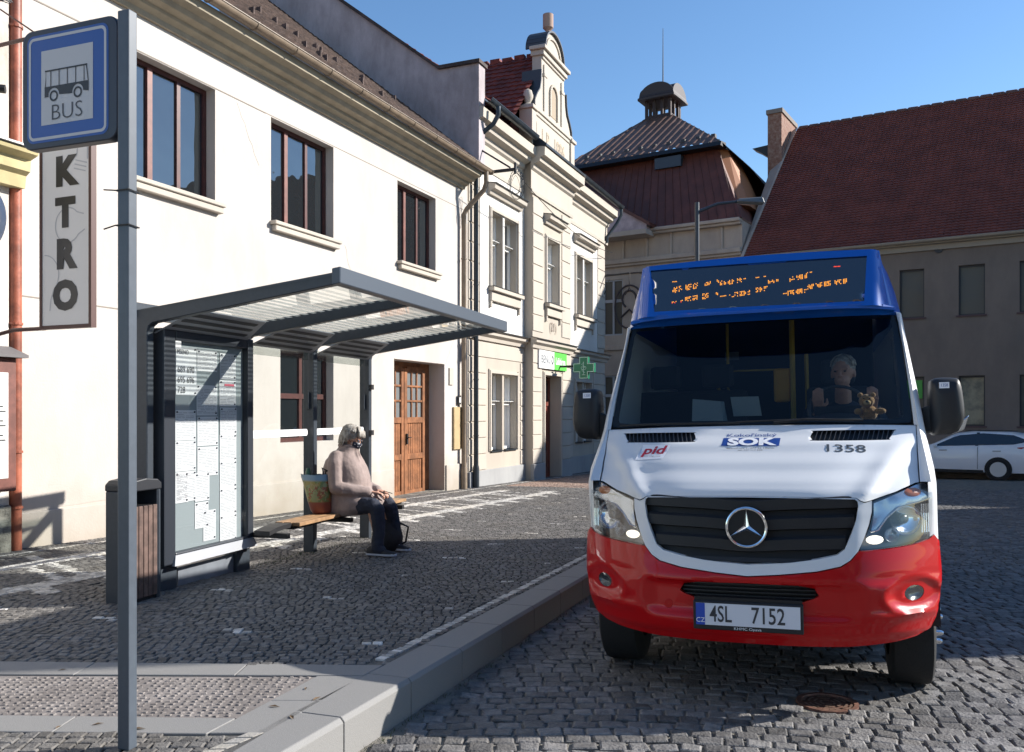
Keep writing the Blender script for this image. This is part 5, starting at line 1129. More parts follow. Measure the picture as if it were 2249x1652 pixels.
# roof with display housing
def blue_prof(y0, k): pass
m = MB()
for sg in (-1, 1): side_patch(m, sg, 2.150, 2.56, ya=1.58, nz=6)
P = []
for j in range(9):
    x = -.745+1.49*j/8; c = .014*(1-(x/.745)**2); P.append([(x, 1.345, 2.556+c), (x, 1.42, 2.566+c), (x, 2.2, 2.572+c), (x, YE, 2.572+c)])
m.grid(P); roofo = m.build('roof', blue_p, bus, merge=True, smooth=50)
m = MB()                                                     # front frame around the display, and the sun visor lip
dl, dr_ = .690, .655; ft = 2.565; hz = lambda x: 2.583-.020*(x/.75)**2
disp = [(-.662, 2.218), (.662, 2.206), (.690, 2.512), (-.702, 2.524)]
outp = [(-.80, 2.185), (.80, 2.175), (.818, 2.19), (.758, 2.548), (.745, 2.556), (.35, 2.566), (0, 2.570), (-.35, 2.566), (-.735, 2.556), (-.748, 2.548)]
SF = lambda x, z: 1.175+(z-2.18)*.36+.02*(x/.7)**2+.16*max(0, (abs(x)-.705)/.11)**2
patch(m, outp, [disp], .03, surf=SF, edge=.05)
for sg in (-1, 1):
    P = []
    for j in range(7):
        z = 2.155+.40*j/6; xo = .822-(z-2.155)*.165; P.append([(sg*(xo-.012), SF(xo, z), z), (sg*(xo+.012), SF(xo, z)+.02, z), (sg*(wx(z)-.004), SF(xo, z)+.16, z), (sg*wx(z), 1.60, z)])
    m.grid(P)
P = []                                                       # lip below the display
for i in range(25):
    x = -.845+1.69*i/24; a = abs(x)/.845; zz = 2.180-.010*a**6; P.append([(x, 1.17+.17*a**8, zz+.012), (x, 1.14+.17*a**4, zz), (x, 1.145+.17*a**4, zz-.016), (x, 1.24+.17*a**4, zz-.018), (x*1.045, 1.33+.10*a**4, 2.135)])
m.grid(P); m.build('display_housing', blue_p, roofo, smooth=40)
m = MB(); patch(m, disp, [], .04, surf=SF, off=.012); dp = m.build('display', glassmat('display_glass', (.006, .008, .012), .10, .02), roofo, smooth=180)
led_o = PM('led_orange', (1, .36, .03), .4, emis=1.0); led_r = PM('led_red', (1, .07, .02), .4, emis=1.0)
m = MB(); rng = random.Random(5)
def leds(x0, x1, z0a, z1a, h, dens=.62, red=0):
    m.m = red; nx = int((x1-x0)/.0085)
    for i in range(nx+1):
        x = x0+i*.0085; zc = z0a+(z1a-z0a)*i/max(1, nx); nr = max(1, int(h/.0085))
        if i % 6 == 5: continue
        for k in range(nr):
            if rng.random() < dens: z = zc+(k-nr/2)*.0085; y = SF(x, z)+.008; m.add([(x, y, z), (x+.0048, y, z), (x+.0048, y, z+.0048), (x, y, z+.0048)], [(0, 1, 2, 3)])
zx = lambda a: -.552+(a-590)*.00117
for a, b, z0_, z1_, h_ in ((590, 655, 2.365, 2.378, .05), (672, 738, 2.38, 2.39, .045), (782, 822, 2.395, 2.402, .03), (850, 864, 2.41, 2.41, .03), (868, 905, 2.395, 2.40, .035), (912, 1012, 2.395, 2.41, .04), (1240, 1338, 2.385, 2.405, .038), (1340, 1366, 2.425, 2.428, .008), (1132, 1186, 2.38, 2.382, .03), (1065, 1122, 2.415, 2.42, .012),
                         (596, 655, 2.283, 2.290, .010), (672, 740, 2.295, 2.305, .04), (770, 800, 2.308, 2.31, .045), (846, 860, 2.315, 2.31, .035), (870, 925, 2.30, 2.305, .016), (935, 1030, 2.305, 2.315, .035), (1066, 1126, 2.328, 2.335, .035), (1205, 1228, 2.29, 2.292, .008), (1236, 1336, 2.292, 2.305, .035), (1340, 1465, 2.325, 2.345, .036), (1482, 1545, 2.345, 2.352, .036)):
    leds(zx(a), zx(b), z0_, z1_, h_)
leds(zx(594), zx(632), 2.43, 2.43, .009); leds(zx(1480), zx(1515), 2.455, 2.455, .012, .9, 1); leds(zx(596), zx(650), 2.276, 2.28, .01, .7, 1)
m.build('display_pattern', [led_o, led_r], dp, recalc=False)
# windscreen
ws = sym([(0, 1.438), (.45, 1.436), (.80, 1.430), (.872, 1.436), (.882, 1.46), (.868, 2.095), (.855, 2.13), (.45, 2.15), (0, 2.155)]); ws = [p for i, p in enumerate(ws) if p not in ws[:i]]
m = MB(); patch(m, ws, [], .06, off=.006); wso = m.build('windscreen', clearmat('windscreen_glass', (.52, .57, .59), -.015), bus, smooth=60)
inn = [(x*.955, 1.78+(z-1.78)*.93) for x, z in ws]
m = MB(); patch(m, ws, [inn], .05, off=.010); m.build('windscreen_border', gap_m, wso, smooth=60)
m = MB(); patch(m, sym([(0, 1.425), (.88, 1.412), (.885, 1.44), (0, 1.445)]), [], .05, off=.03); m.build('scuttle', gap_m, bus)
m = MB()
m.tube([(.12, F(.12, 1.45)-.03, 1.445), (.30, F(.3, 1.47)-.035, 1.462), (.60, F(.6, 1.455)-.03, 1.452)], [.010, .008, .006], 6); m.tube([(-.10, F(.1, 1.45)-.02, 1.452), (.25, F(.3, 1.46)-.02, 1.462), (.62, F(.62, 1.45)-.02, 1.450)], .006, 6)
m.tube([(-.82, F(.8, 1.45)-.02, 1.445), (-.5, F(.5, 1.46)-.025, 1.450), (-.08, F(.1, 1.45)-.02, 1.447)], .008, 6); m.build('wiper', gap_m, bus)
# interior
dk = PM('cabin_dark', (.018, .022, .028), .8); m = MB(); P = []
for i in range(21):
    x = -.84+1.68*i/20; P.append([(x, F(x, 1.43)+.02, 1.425), (x, 1.10, 1.44+.02*ex(x, .5, .25)), (x, 1.38, 1.45+.06*ex(x, .5, .25)), (x, 1.45, 1.40), (x, 1.46, 1.0)])
m.grid(P); m.build('dashboard', PM('dash_plastic', (.03, .035, .042), .7), bus, smooth=50)
MB().grid([[(.50+.19*cos(a)*1.0+0*b, 1.50+.10*sin(a)+.012*cos(b), 1.50+.17*sin(a)+.012*sin(b)) if False else (.50+(.185+.014*cos(b))*cos(a), 1.52+.09*sin(a)+.014*sin(b), 1.53+(.165+.010*cos(b))*sin(a)) for b in [2*PI*j/8 for j in range(8)]] for a in [2*PI*i/28 for i in range(29)]], True).build('steering_wheel', PM('wheel_rubber', (.05, .055, .06), .6), bus, smooth=60)
m = MB().box(.35, .65, 1.53, 1.57, 1.50, 1.56); m.box(.46, .54, 1.53, 1.7, 1.3, 1.54); m.build('steering_column', dk, bus)
for (sx, sy) in ((.52, 2.12), (-.35, 2.15), (-.75, 2.15)): 
    m = MB(); m.box(sx-.22, sx+.22, sy-.5, sy, .9, 1.05); m.box(sx-.22, sx+.22, sy, sy+.12, 1.0, 1.72); m.box(sx-.12, sx+.12, sy, sy+.1, 1.74, 1.92); m.build('seat', dk, bus, bevel=.03, seg=2)
m = MB(); m.box(-.84, .84, 3.4, 3.45, .5, 2.5); m.build('partition', PM('cabin_blue_grey', (.02, .028, .04), .8), bus)
yel = PM('yellow_handrail', (.55, .36, .03), .4); grl = PM('grey_handrail', (.35, .36, .38), .3, metal=.5)
m = MB(); m.tube([(.20, 2.3, .6), (.20, 2.3, 2.3)], .02, 8); m.tube([(.30, 2.5, .6), (.30, 2.5, 2.0)], .016, 8); m.build('handrail', yel, bus); MB().box(.06, .18, 2.28, 2.36, 1.62, 1.88).build('ticket_box', PM('ticket_orange', (.75, .38, .03), .5), bus, bevel=.02, seg=2)
m = MB(); m.tube([(-.29, 2.4, .6), (-.29, 2.4, 2.3)], .012, 8); m.tube([(-.29, 2.4, 1.88), (.2, 2.4, 1.88)], .008, 6); m.tube([(-.40+.05*cos(R(a)), 2.3, 1.70+.09*sin(R(a))) for a in range(-60, 91, 15)], .016, 8); m.build('grab_rail', yel, bus)
pc = PM('pale_papers', (.26, .31, .31), .8)
m = MB(); m.hexa([(-.42, 1.18, 1.47), (-.22, 1.2, 1.47), (-.20, 1.3, 1.47), (-.42, 1.3, 1.47), (-.42, 1.24, 1.62), (-.24, 1.26, 1.60), (-.22, 1.3, 1.6), (-.42, 1.3, 1.62)]); m.hexa([(-.16, 1.3, 1.5), (.02, 1.3, 1.5), (.02, 1.34, 1.5), (-.16, 1.34, 1.5), (-.18, 1.32, 1.63), (.0, 1.32, 1.63), (.0, 1.36, 1.63), (-.18, 1.36, 1.63)])
pt = m.build('papers', pc, None); pt.matrix_world = BM; tag(pt, 'pale folded papers lying on the bus dashboard behind the windscreen', 'papers')
m = MB(); m.box(-.40, -.28, 3.36, 3.39, 2.05, 2.12); m.box(-.52, -.40, 3.36, 3.39, 1.93, 1.99); m.build('rear_poster', pc, bus)
# mirrors
stk = PM('mirror_sticker', (.75, .76, .8), .5)
for sg in (-1, 1):
    ol = [(.995, 1.370), (.985, 1.50), (.990, 1.655), (1.005, 1.685), (1.04, 1.695), (1.12, 1.692), (1.150, 1.675), (1.165, 1.60), (1.172, 1.47), (1.150, 1.40), (1.12, 1.368), (1.05, 1.360)]
    sm = smooth_poly(ol, n=4); cx, cz = 1.08, 1.53; P = []
    for (k, y) in ((.45, .885), (.8, .900), (.95, .925), (1.0, .965), (1.0, 1.04), (.97, 1.06)): P.append([(sg*(cx+(x-cx)*k), y, cz+(z-cz)*k) for x, z in sm])
    m = MB().grid(P, True); n = len(sm); m.add([p for p in P[0]], [tuple(range(n))]); mo_ = m.build('mirror', plast, bus, merge=True, smooth=60)
    m = MB().add([P[-1][i] for i in range(n)], [tuple(range(n))]); m.build('mirror_glass', chrome, mo_)
    m = MB(); m.hexa([(sg*.90, .98, 1.36), (sg*1.0, .94, 1.375), (sg*1.0, 1.03, 1.375), (sg*.90, 1.12, 1.36), (sg*.90, .98, 1.50), (sg*1.0, .94, 1.54), (sg*1.0, 1.03, 1.54), (sg*.90, 1.12, 1.50)]); m.build('mirror_arm', plast, mo_, bevel=.01)
    m = MB(); a, b = sorted((sg*1.035, sg*1.088)); 
    m.box(a, b, .8905, .8925, 1.630, 1.665); st_ = m.build('sticker', stk, mo_); MB().text('1358', .026, lambda u_, v_, h_: ((a+b)/2+u_*.75, .890, 1.647+v_)).build('sticker_text', dblue, st_, recalc=False)
    if sg > 0: MB().hexa([(1.10, .93, 1.362), (1.17, .96, 1.39), (1.17, 1.04, 1.39), (1.10, 1.04, 1.362), (1.155, .93, 1.44), (1.198, .96, 1.475), (1.198, 1.04, 1.475), (1.155, 1.04, 1.44)]).build('turn_signal', refl_, mo_, bevel=.006)
# number plate
m = MB().box(-.275, .275, -.012, .03, .362, .512); pl = m.build('plate_holder', plast, bus, bevel=.004); pl.location.y = -.0
MB().box(-.26, .26, -.018, -.0125, .388, .500).build('number_plate', PM('plate_white', (.66, .68, .74), .4), pl); MB().box(-.26, -.214, -.0195, -.018, .388, .500).build('blue_band', PM('plate_blue', (.01, .06, .42), .4), pl)
m = MB()
m.text('4SL', .118, lambda u_, v_, h_: (-.190+u_*.66, -.0195, .443+v_*1.0), off=.0012, align='LEFT'); m.text('7152', .118, lambda u_, v_, h_: (.018+u_*.72, -.0195, .443+v_*1.0), off=.0012, align='LEFT'); m.build('plate_text', inkb, pl, recalc=False)
m = MB().text('CZ', .034, lambda u_, v_, h_: (-.237+u_, -.0205, .412+v_)); m.text('KHMC Opava', .020, lambda u_, v_, h_: (0+u_*1.2, -.0135, .374+v_)); m.build('small_text', stk, pl, recalc=False)
MB().box(-.27, .27, .0, .06, .505, .53).build('plate_lamp_bar', gap_m, pl)
MB().lathe([(.022, -.001), (.024, 0), (.022, .002)], (-.415, F(.415, .475)+.03, .475), 20, 'y').build('tow_cap', red_p, bo)
# wheels
tyre_m = PM('tyre_rubber', (.014, .014, .015), .85, bump=.2, bscale=80); rim_m = PM('rim_grey', (.30, .31, .33), .4, metal=.7)
def wheel(parent, x0, x1, yc, zc, rad, outer, nuts=True, steer=0):
    w = abs(x1-x0); m = MB(); P = []; prof = [(.55, 0), (.80, -.01), (.93, .02), (.985, .07), (1.0, .14), (1.0, .86), (.985, .93), (.93, .98), (.80, 1.01), (.55, 1.0)]
    n = 60
    for i in range(n+1):
        a = 2*PI*i/n; P.append([(x0+(x1-x0)*t_, yc+rad*r_*(1-(.012 if (i % 2 and .1 < t_ < .9 and abs(t_-.5) > .12) or abs(abs(t_-.5)-.1) < .02 else 0))*cos(a), zc+rad*r_*sin(a)) for r_, t_ in prof])
    m.grid(P); ty = m.build('wheel', tyre_m, parent, smooth=35)
    s_ = 1 if outer > 0 else -1; xo = max(x0, x1) if s_ > 0 else min(x0, x1)
    MB().lathe([(rad*.56, -s_*.01), (rad*.52, -s_*.03), (rad*.40, -s_*.05), (rad*.2, s_*.0), (.0, s_*.01)], (xo, yc, zc), 24, 'x').build('rim', rim_m, ty, smooth=40)
    if nuts:
        for k in range(6):
            a = k*PI/3+.3; c = (xo+s_*.01, yc+.09*cos(a), zc+.09*sin(a)); MB().lathe([(.016, 0), (.016, s_*.035), (.010, s_*.05), (.0, s_*.052)], c, 10, 'x').build('nut', chrome, ty, smooth=40)
    return ty
wheel(bus, -.94, -.70, .92, .284, .335, -1); wheel(bus, .955, .725, .92, .262, .335, 1); wheel(bus, -.96, -.72, 4.9, .284, .335, -1, False); wheel(bus, .96, .72, 4.9, .262, .335, 1, False)
# wheel arches (dark liners)
m = MB()
for sg in (-1, 1): m.grid([[(sg*x, .92+.43*cos(R(a)), .34+.43*sin(R(a))) for x in (.60, .962)] for a in range(0, 181, 12)]); m.box(min(sg*.58, sg*.60), max(sg*.58, sg*.60), .45, 1.4, .25, .8)
m.build('arch_liner', gap_m, bus)
# manhole
mh = tag(MB().build('manhole_cover', None) if False else thing('manhole_cover', 'rusty round manhole cover set in the cobbles at the shadow edge', 'manhole cover', (1.70, 4.66, gz(0, 4.66)), 0), 'rusty round manhole cover set in the cobbles at the shadow edge', 'manhole cover')
rust = PM('rusty_iron', (.16, .075, .05), .7, metal=.3, var=.4, vscale=20)
MB().lathe([(0, -.01), (.13, -.01), (.135, .0), (.16, .0), (.165, -.02)], (0, 0, 0), 36).build('cover', rust, mh); m = MB()
for r_ in (.03, .06, .09, .115):
    for k in range(0, 24, 1):
        if k % 4 == 3: continue
        a0, a1 = k*PI/12, (k+.9)*PI/12; m.add([((r_+d)*cos(a), (r_+d)*sin(a), -.003) for a, d in ((a0, 0), (a1, 0), (a1, .012), (a0, .012))], [(0, 1, 2, 3)])
m.build('raised_ring', PM('worn_iron', (.30, .20, .15), .45, metal=.5), mh, recalc=False)
# ---------------------------------------------------------------- people
def caps(mb, chain, n=12):
    for (p, r), (q, r2) in zip(chain, chain[1:]):
        p, q = Vector(p), Vector(q); mb.tube([p, q], [r, r2], n)
    for p, r in chain: mb.sph(tuple(p), r, n, 8)
    return mb
def fuse(o, vox, sm=4, disp=0, dsz=.1):
    r_ = o.modifiers.new('r', 'REMESH'); r_.mode = 'VOXEL'; r_.voxel_size = vox; r_.use_smooth_shade = True
    s_ = o.modifiers.new('s', 'SMOOTH'); s_.factor = .5; s_.iterations = sm
    if disp:
        tx = bpy.data.textures.new('n', 'CLOUDS'); tx.noise_scale = dsz; d_ = o.modifiers.new('d', 'DISPLACE'); d_.texture = tx; d_.strength = disp; d_.mid_level = .5
    return o
skin = PM('skin', (.50, .27, .19), .55, var=.08, vscale=20); grey_hair = PM('grey_hair', (.24, .21, .18), .6, col2=(.50, .47, .42), vscale=26, bump=.5, bscale=90)
def head(mb, c, yaw=0, pitch=0, s=1.0):
    """skull, jaw, nose, brow, ears, lips; face looks to -y before turning"""
    M = Matrix.Translation(c) @ Matrix.Rotation(yaw, 4, 'Z') @ Matrix.Rotation(pitch, 4, 'X')
    b = len(mb.v)
    mb.sph((0, .012*s, .022*s), (.076*s, .095*s, .098*s), 18, 12); mb.sph((0, -.025*s, -.050*s), (.055*s, .060*s, .062*s), 16, 10); mb.sph((0, -.06*s, -.088*s), (.025*s, .022*s, .018*s), 10, 8)
    caps(mb, [((0, -.085*s, .018*s), .009*s), ((0, -.105*s, -.016*s), .0125*s)]); mb.sph((-.013*s, -.095*s, -.022*s), .009*s, 8, 6); mb.sph((.013*s, -.095*s, -.022*s), .009*s, 8, 6)
    caps(mb, [((-.045*s, -.072*s, .032*s), .011*s), ((0, -.083*s, .028*s), .010*s), ((.045*s, -.072*s, .032*s), .011*s)])
    caps(mb, [((-.02*s, -.080*s, -.050*s), .008*s), ((.02*s, -.080*s, -.050*s), .008*s)]); caps(mb, [((-.018*s, -.078*s, -.062*s), .009*s), ((.018*s, -.078*s, -.062*s), .009*s)])
    for g_ in (-1, 1): mb.sph((g_*.078*s, .012*s, -.008*s), (.010*s, .020*s, .033*s), 10, 8)
    for i in range(b, len(mb.v)): mb.v[i] = tuple(M @ Vector(mb.v[i]))
    return M
def xf(mb, M): mb.v = [tuple(M @ Vector(p)) for p in mb.v]; return mb
def hand(mb, wrist, d, up_, side_, curl=.9, s=1.0):
    """palm, four unequal bent fingers and a thumb from the side of the palm"""
    d, up_, side_ = Vector(d).normalized(), Vector(up_).normalized(), Vector(side_).normalized(); w_ = Vector(wrist)
    for k in range(4):
        a = (k-1.5)*.019*s; caps(mb, [(w_+d*.01+side_*a*.6, .014*s), (w_+d*.085*s+side_*a, .0115*s)], 10)
        ln = (.040, .046, .043, .034)[k]*s; p = w_+d*.088*s+side_*a; ang = .25; ch = [(p, .0095*s)]
        for j in range(3): dd = d*cos(ang)-up_*sin(ang); p = p+dd*ln*(1, .75, .6)[j]; ch.append((p, (.0088, .008, .007)[j]*s)); ang += curl*(.55, .75, .5)[j]
        caps(mb, ch, 8)
    p = w_+d*.03*s+side_*-.030*s; q = p+(d*.6-side_*.8-up_*.2).normalized()*.035*s; r_ = q+(d*.8-up_*.55).normalized()*.032*s; caps(mb, [(w_+d*.02, .014*s), (p, .013*s), (q, .0105*s), (r_, .0085*s)], 8)
wom = sthing('person', 'grey haired woman in mauve quilted coat and dark mask sitting on the bench', 'person', 2.2, 0, 0)
m = MB()
caps(m, [((0, -.34, .50), .15), ((0, -.36, .68), .13), ((0, -.38, .86), .14), ((0, -.39, .97), .10)]); caps(m, [((0, -.39, 1.0), .06), ((0, -.44, 1.10), .052)])
HM = head(m, (0, -.475, 1.165), 0, R(22), .98)
for g_ in (-1, 1):
    caps(m, [((g_*.15, -.38, .96), .07), ((g_*.22, -.42, .68), .045), ((g_*.09, -.72, .62), .028)])
    hand(m, (g_*.09, -.735, .618), (-g_*.35, -1, -.12), (0, -.1, 1), (g_, -.35, 0), 1.1, .95)
caps(m, [((-.10, -.36, .48), .08), ((-.165, -.77, .470), .042), ((-.17, -.86, .12), .028), ((-.17, -.90, .03), .026)]); caps(m, [((.10, -.36, .48), .08), ((.20, -.75, .462), .042), ((.26, -.84, .10), .028), ((.28, -.88, .01), .026)])
fuse(m.build('body', skin, wom), .0055, 3)
coat_m = PM('mauve_coat_cloth', (.27, .205, .185), .8, var=.12, vscale=9, bump=.3, bscale=18, sheen=.2)
m = MB(); P = []
for z, a, b, w_ in ((.37, .20, .60, .20), (.375, .16, .66, .235), (.44, .145, .78, .255), (.51, .145, .82, .255), (.57, .15, .74, .245), (.66, .155, .665, .235), (.76, .155, .655, .23), (.86, .17, .62, .225), (.94, .20, .575, .205), (1.0, .25, .54, .165), (1.04, .30, .53, .12), (1.09, .34, .545, .085), (1.11, .36, .53, .07)):
    c, h = (a+b)/2, (b-a)/2; P.append([(w_*(abs(cos(t_))**.85)*(1 if cos(t_) > 0 else -1), -c+h*(abs(sin(t_))**.85)*(1 if sin(t_) > 0 else -1), z) for t_ in [2*PI*k/28 for k in range(28)]])
m.grid(P, True); m.add(P[0], [tuple(range(28))]); m.add(P[-1], [tuple(range(28))])
for g_ in (-1, 1): caps(m, [((g_*.15, -.37, .965), .085), ((g_*.20, -.38, .90), .085), ((g_*.26, -.42, .67), .070), ((g_*.20, -.58, .635), .064), ((g_*.11, -.71, .62), .052)])
for k in range(5): caps(m, [((-.285, -.40-.03*k, .80-.045*k), .012), ((-.24, -.46-.03*k, .74-.03*k), .014)])
for g_ in (-1, 1): caps(m, [((g_*.025, -.535, 1.03), .014), ((g_*.035, -.585, .90), .010), ((g_*.02, -.645, .72), .010)])
caps(m, [((-.06, -.36, 1.10), .022), ((-.07, -.45, 1.09), .022), ((-.02, -.53, 1.06), .02)]); caps(m, [((.06, -.36, 1.10), .022), ((.07, -.45, 1.09), .022), ((.02, -.53, 1.06), .02)])
fuse(m.build('coat', coat_m, wom, merge=True), .0085, 4, .005, .06)
jean = PM('dark_trouser_cloth', (.022, .027, .045), .85, var=.2, vscale=12, bump=.4, bscale=40)
m = MB(); caps(m, [((-.11, -.28, .46), .10), ((-.12, -.50, .475), .098), ((-.165, -.80, .485), .082), ((-.17, -.85, .44), .078), ((-.17, -.87, .25), .066), ((-.17, -.85, .05), .066), ((-.17, -.90, .03), .05)]); caps(m, [((.11, -.28, .46), .10), ((.13, -.50, .475), .098), ((.20, -.78, .475), .082), ((.21, -.82, .43), .076), ((.25, -.85, .25), .064), ((.27, -.84, .04), .064), ((.275, -.89, .015), .05)])
m.sph((0, -.38, .44), (.19, .2, .07), 14, 8); fuse(m.build('trousers', jean, wom), .009, 2, .016, .05)
shoe = PM('black_shoe', (.012, .013, .018), .6, bump=.3, bscale=60); sole = PM('pale_sole', (.45, .48, .55), .7)
for x, y0_, z0_, an in ((-.17, -.74, -.022, 0), (.27, -.72, -.030, -.12)):
    M_ = Matrix.Translation((x, y0_, z0_)) @ Matrix.Rotation(an, 4, 'Z'); m = MB(); P = []
    for y, w_, h in ((0, .030, .075), (-.03, .040, .095), (-.09, .042, .10), (-.15, .044, .075), (-.22, .050, .058), (-.28, .045, .045), (-.315, .028, .035)): P.append([(w_*cos(t_), y, .022+max(0, (h-.022))*max(0, sin(t_))) for t_ in [PI*k/10 for k in range(11)]])
    m.grid(P); m.add(P[0], [tuple(range(11))]); m.add(P[-1], [tuple(range(11))]); so_ = xf(m, M_).build('shoe', shoe, wom, merge=True, smooth=60)
    out_s = [(.032, .005), (.042, -.04), (.043, -.12), (.052, -.22), (.046, -.29), (.022, -.325)]; out_s = out_s+[(-a, b) for a, b in out_s[::-1]]; xf(MB().prism(out_s, 'z', 0, .024), M_).build('sole', sole, so_, bevel=.004)
    m = MB()
    for k in range(4): m.tube([(-.025, -.13-.022*k, .092-.010*k), (.025, -.13-.022*k, .092-.010*k)], .004, 5)
    xf(m, M_).build('lace', sole, so_)
m = MB(); n = 30; rng = random.Random(3)                        # hair: overlapping locks from the crown
m.sph((0, .028, .045), (.088, .098, .092), 20, 12); m.sph((0, .055, -.02), (.075, .065, .075), 16, 10)
for k in range(230):
    az = rng.uniform(-2.35, 2.35)+PI/2; el = rng.uniform(.0, .25)
    pts = []; rr = rng.uniform(.98, 1.08)
    for j in range(7):
        t_ = j/6*(2.35 if abs(az-PI/2) < 1.5 else 1.9 if abs(az-PI/2) < 1.85 else 1.2)+el*.3; rad = (.092*sin(min(t_, 1.57))-.010*max(0, t_-1.8))*rr; zz = .045+.092*cos(min(t_, 1.57))-(max(0, t_-1.3))*.115; pts.append(Vector((rad*cos(az), .022+rad*1.08*sin(az), zz)))
    m.tube(pts, [.006, .008, .009, .009, .008, .007, .003], 5)
for k in range(16):                                             # fringe
    x = -.06+.008*k; m.tube([(x*.4, -.02, .135), (x*.8, -.075, .10), (x*1.05, -.098, .055+rng.uniform(-.01, .01))], [.010, .012, .006], 5)
xf(m, HM @ Matrix.Scale(1.07, 4)).build('hair', grey_hair, wom, smooth=180)
mask_m, t, out = newmat('dotted_mask'); L = t.links.new; tc = nd(t, 'TexCoord'); vo = nd(t, 'TexVoronoi', Scale=42); L(tc.outputs['Object'], vo.inputs['Vector']); rp = nd(t, 'ValToRGB'); e_ = rp.color_ramp.elements; e_[0].position = .28; e_[1].position = .32; e_[0].color = (.7, .7, .72, 1); e_[1].color = (.015, .02, .04, 1); L(vo.outputs['Distance'], rp.inputs[0]); p = nd(t, 'BsdfPrincipled', Roughness=.8); L(rp.outputs[0], p.inputs['Base Color']); L(p.outputs[0], out.inputs[0])
m = MB(); m.grid([[(.066*sin(a)*w_, -.030-.088*cos(a)*w_, z) for a in [R(-75+150*k/14) for k in range(15)]] for z, w_ in ((-.095, .55), (-.085, .80), (-.06, .98), (-.03, 1.08), (-.012, 1.06), (-.002, .98))]); 
for g_ in (-1, 1): m.tube([(g_*.062, -.05, -.03), (g_*.080, .012, .0)], .002, 5)
xf(m, HM).build('mask', mask_m, wom, smooth=180)
m = MB()
for g_ in (-1, 1):
    m.tube([(g_*.032+.020*cos(a), -.098, .010+.016*sin(a)) for a in [2*PI*k/12 for k in range(13)]], .0018, 5); m.tube([(g_*.052, -.096, .014), (g_*.080, .01, .010)], .0018, 5)
xf(m, HM).build('glasses', chrome, wom)
m = MB(); pts_e = []
for g_ in (-1, 1): m.sph((g_*.031, -.084, .012), (.011, .008, .007), 10, 6)
xf(m, HM).build('eye', PM('eye_dark', (.05, .04, .035), .3), wom)
m = MB(); m.tube([(.0, -.80, .585), (-.02, -.85, .60), (-.05, -.92, .60), (-.09, -.95, .585)], .005, 6); m.tube([(.03, -.80, .59), (.02, -.86, .615), (.0, -.94, .60)], .004, 6); m.sph((0, -.81, .59), (.03, .03, .016), 10, 6); m.tube([(0, -.8, .60), (.03, -.84, .62), (.06, -.81, .60), (.04, -.78, .585)], .005, 6)
gl_ = sthing('sunglasses', 'dark folded glasses on a cord held in the hands of the seated woman', 'glasses', 2.2); m.build('frame', gap_m, gl_, smooth=60)
# bags
sb = sthing('shopping_bag', 'bulging colourful shopping bag with yellow and green print beside the woman', 'shopping bag', 1.93, 0, .40)
bagm, t, out = newmat('printed_bag'); L = t.links.new; tc = nd(t, 'TexCoord'); vo = nd(t, 'TexVoronoi', Scale=24); nw = nd(t, 'TexNoise', Scale=14); L(tc.outputs['Object'], nw.inputs[0]); mw = nd(t, 'Mix', data_type='VECTOR'); mw.inputs[0].default_value = .25; L(tc.outputs['Object'], mw.inputs[4]); L(nw.outputs['Color'], mw.inputs[5]); L(mw.outputs[1], vo.inputs['Vector']); sp = nd(t, 'SeparateColor'); L(vo.outputs['Color'], sp.inputs[0]); rp = nd(t, 'ValToRGB'); r_ = rp.color_ramp; r_.interpolation = 'CONSTANT'
cols = [(0, (.26, .21, .05)), (.25, (.13, .17, .05)), (.42, (.30, .23, .09)), (.62, (.24, .07, .03)), (.70, (.22, .24, .10)), (.9, (.30, .11, .04))]
r_.elements[0].color = (*cols[0][1], 1); r_.elements[1].position = cols[1][0]; r_.elements[1].color = (*cols[1][1], 1)
for a, b in cols[2:]: q = r_.elements.new(a); q.color = (*b, 1)
L(sp.outputs[0], rp.inputs[0]); sx = nd(t, 'SeparateXYZ'); L(tc.outputs['Object'], sx.inputs[0]); mr = nd(t, 'MapRange'); mr.inputs[1].default_value = .33; mr.inputs[2].default_value = .35; L(sx.outputs[2], mr.inputs[0]); mx = nd(t, 'Mix', data_type='RGBA'); L(mr.outputs[0], mx.inputs[0]); L(rp.outputs[0], mx.inputs[6]); mx.inputs[7].default_value = (.15, .25, .34, 1)
mr2 = nd(t, 'MapRange'); mr2.inputs[1].default_value = .13; mr2.inputs[2].default_value = .12; L(sx.outputs[2], mr2.inputs[0]); mx2 = nd(t, 'Mix', data_type='RGBA'); L(mr2.outputs[0], mx2.inputs[0]); L(mx.outputs[2], mx2.inputs[6]); mx2.inputs[7].default_value = (.20, .05, .03, 1)
p = nd(t, 'BsdfPrincipled', Roughness=.35); L(mx2.outputs[2], p.inputs['Base Color']); L(p.outputs[0], out.inputs[0])
m = MB(); P = []
for z, a, b, w_ in ((0, .18, .36, .09), (.03, .16, .37, .11), (.12, .12, .37, .12), (.22, .09, .37, .12), (.30, .06, .36, .10), (.37, .03, .34, .07), (.40, .02, .33, .05)):
    c, h = (a+b)/2, (b-a)/2; P.append([(w_*cos(t_)+rng.uniform(-.006, .006), -c+h*sin(t_)+rng.uniform(-.006, .006), z+rng.uniform(-.008, .008)*(z > .3)) for t_ in [2*PI*k/20 for k in range(20)]])
m.grid(P, True); m.add(P[0], [tuple(range(20))]); m.build('bag_body', bagm, sb, merge=True, smooth=180)
m = MB(); m.tube([(0, -.30, .38), (.0, -.27, .47), (0, -.36, .43), (.01, -.38, .37)], .008, 6); m.tube([(.03, -.30, .38), (.03, -.29, .44), (.03, -.37, .42)], .008, 6); m.build('bag_handle', black_m, sb)
bt = sthing('bottle', 'green bottle top poking out of the colourful shopping bag', 'bottle', 1.93, 0, .40)
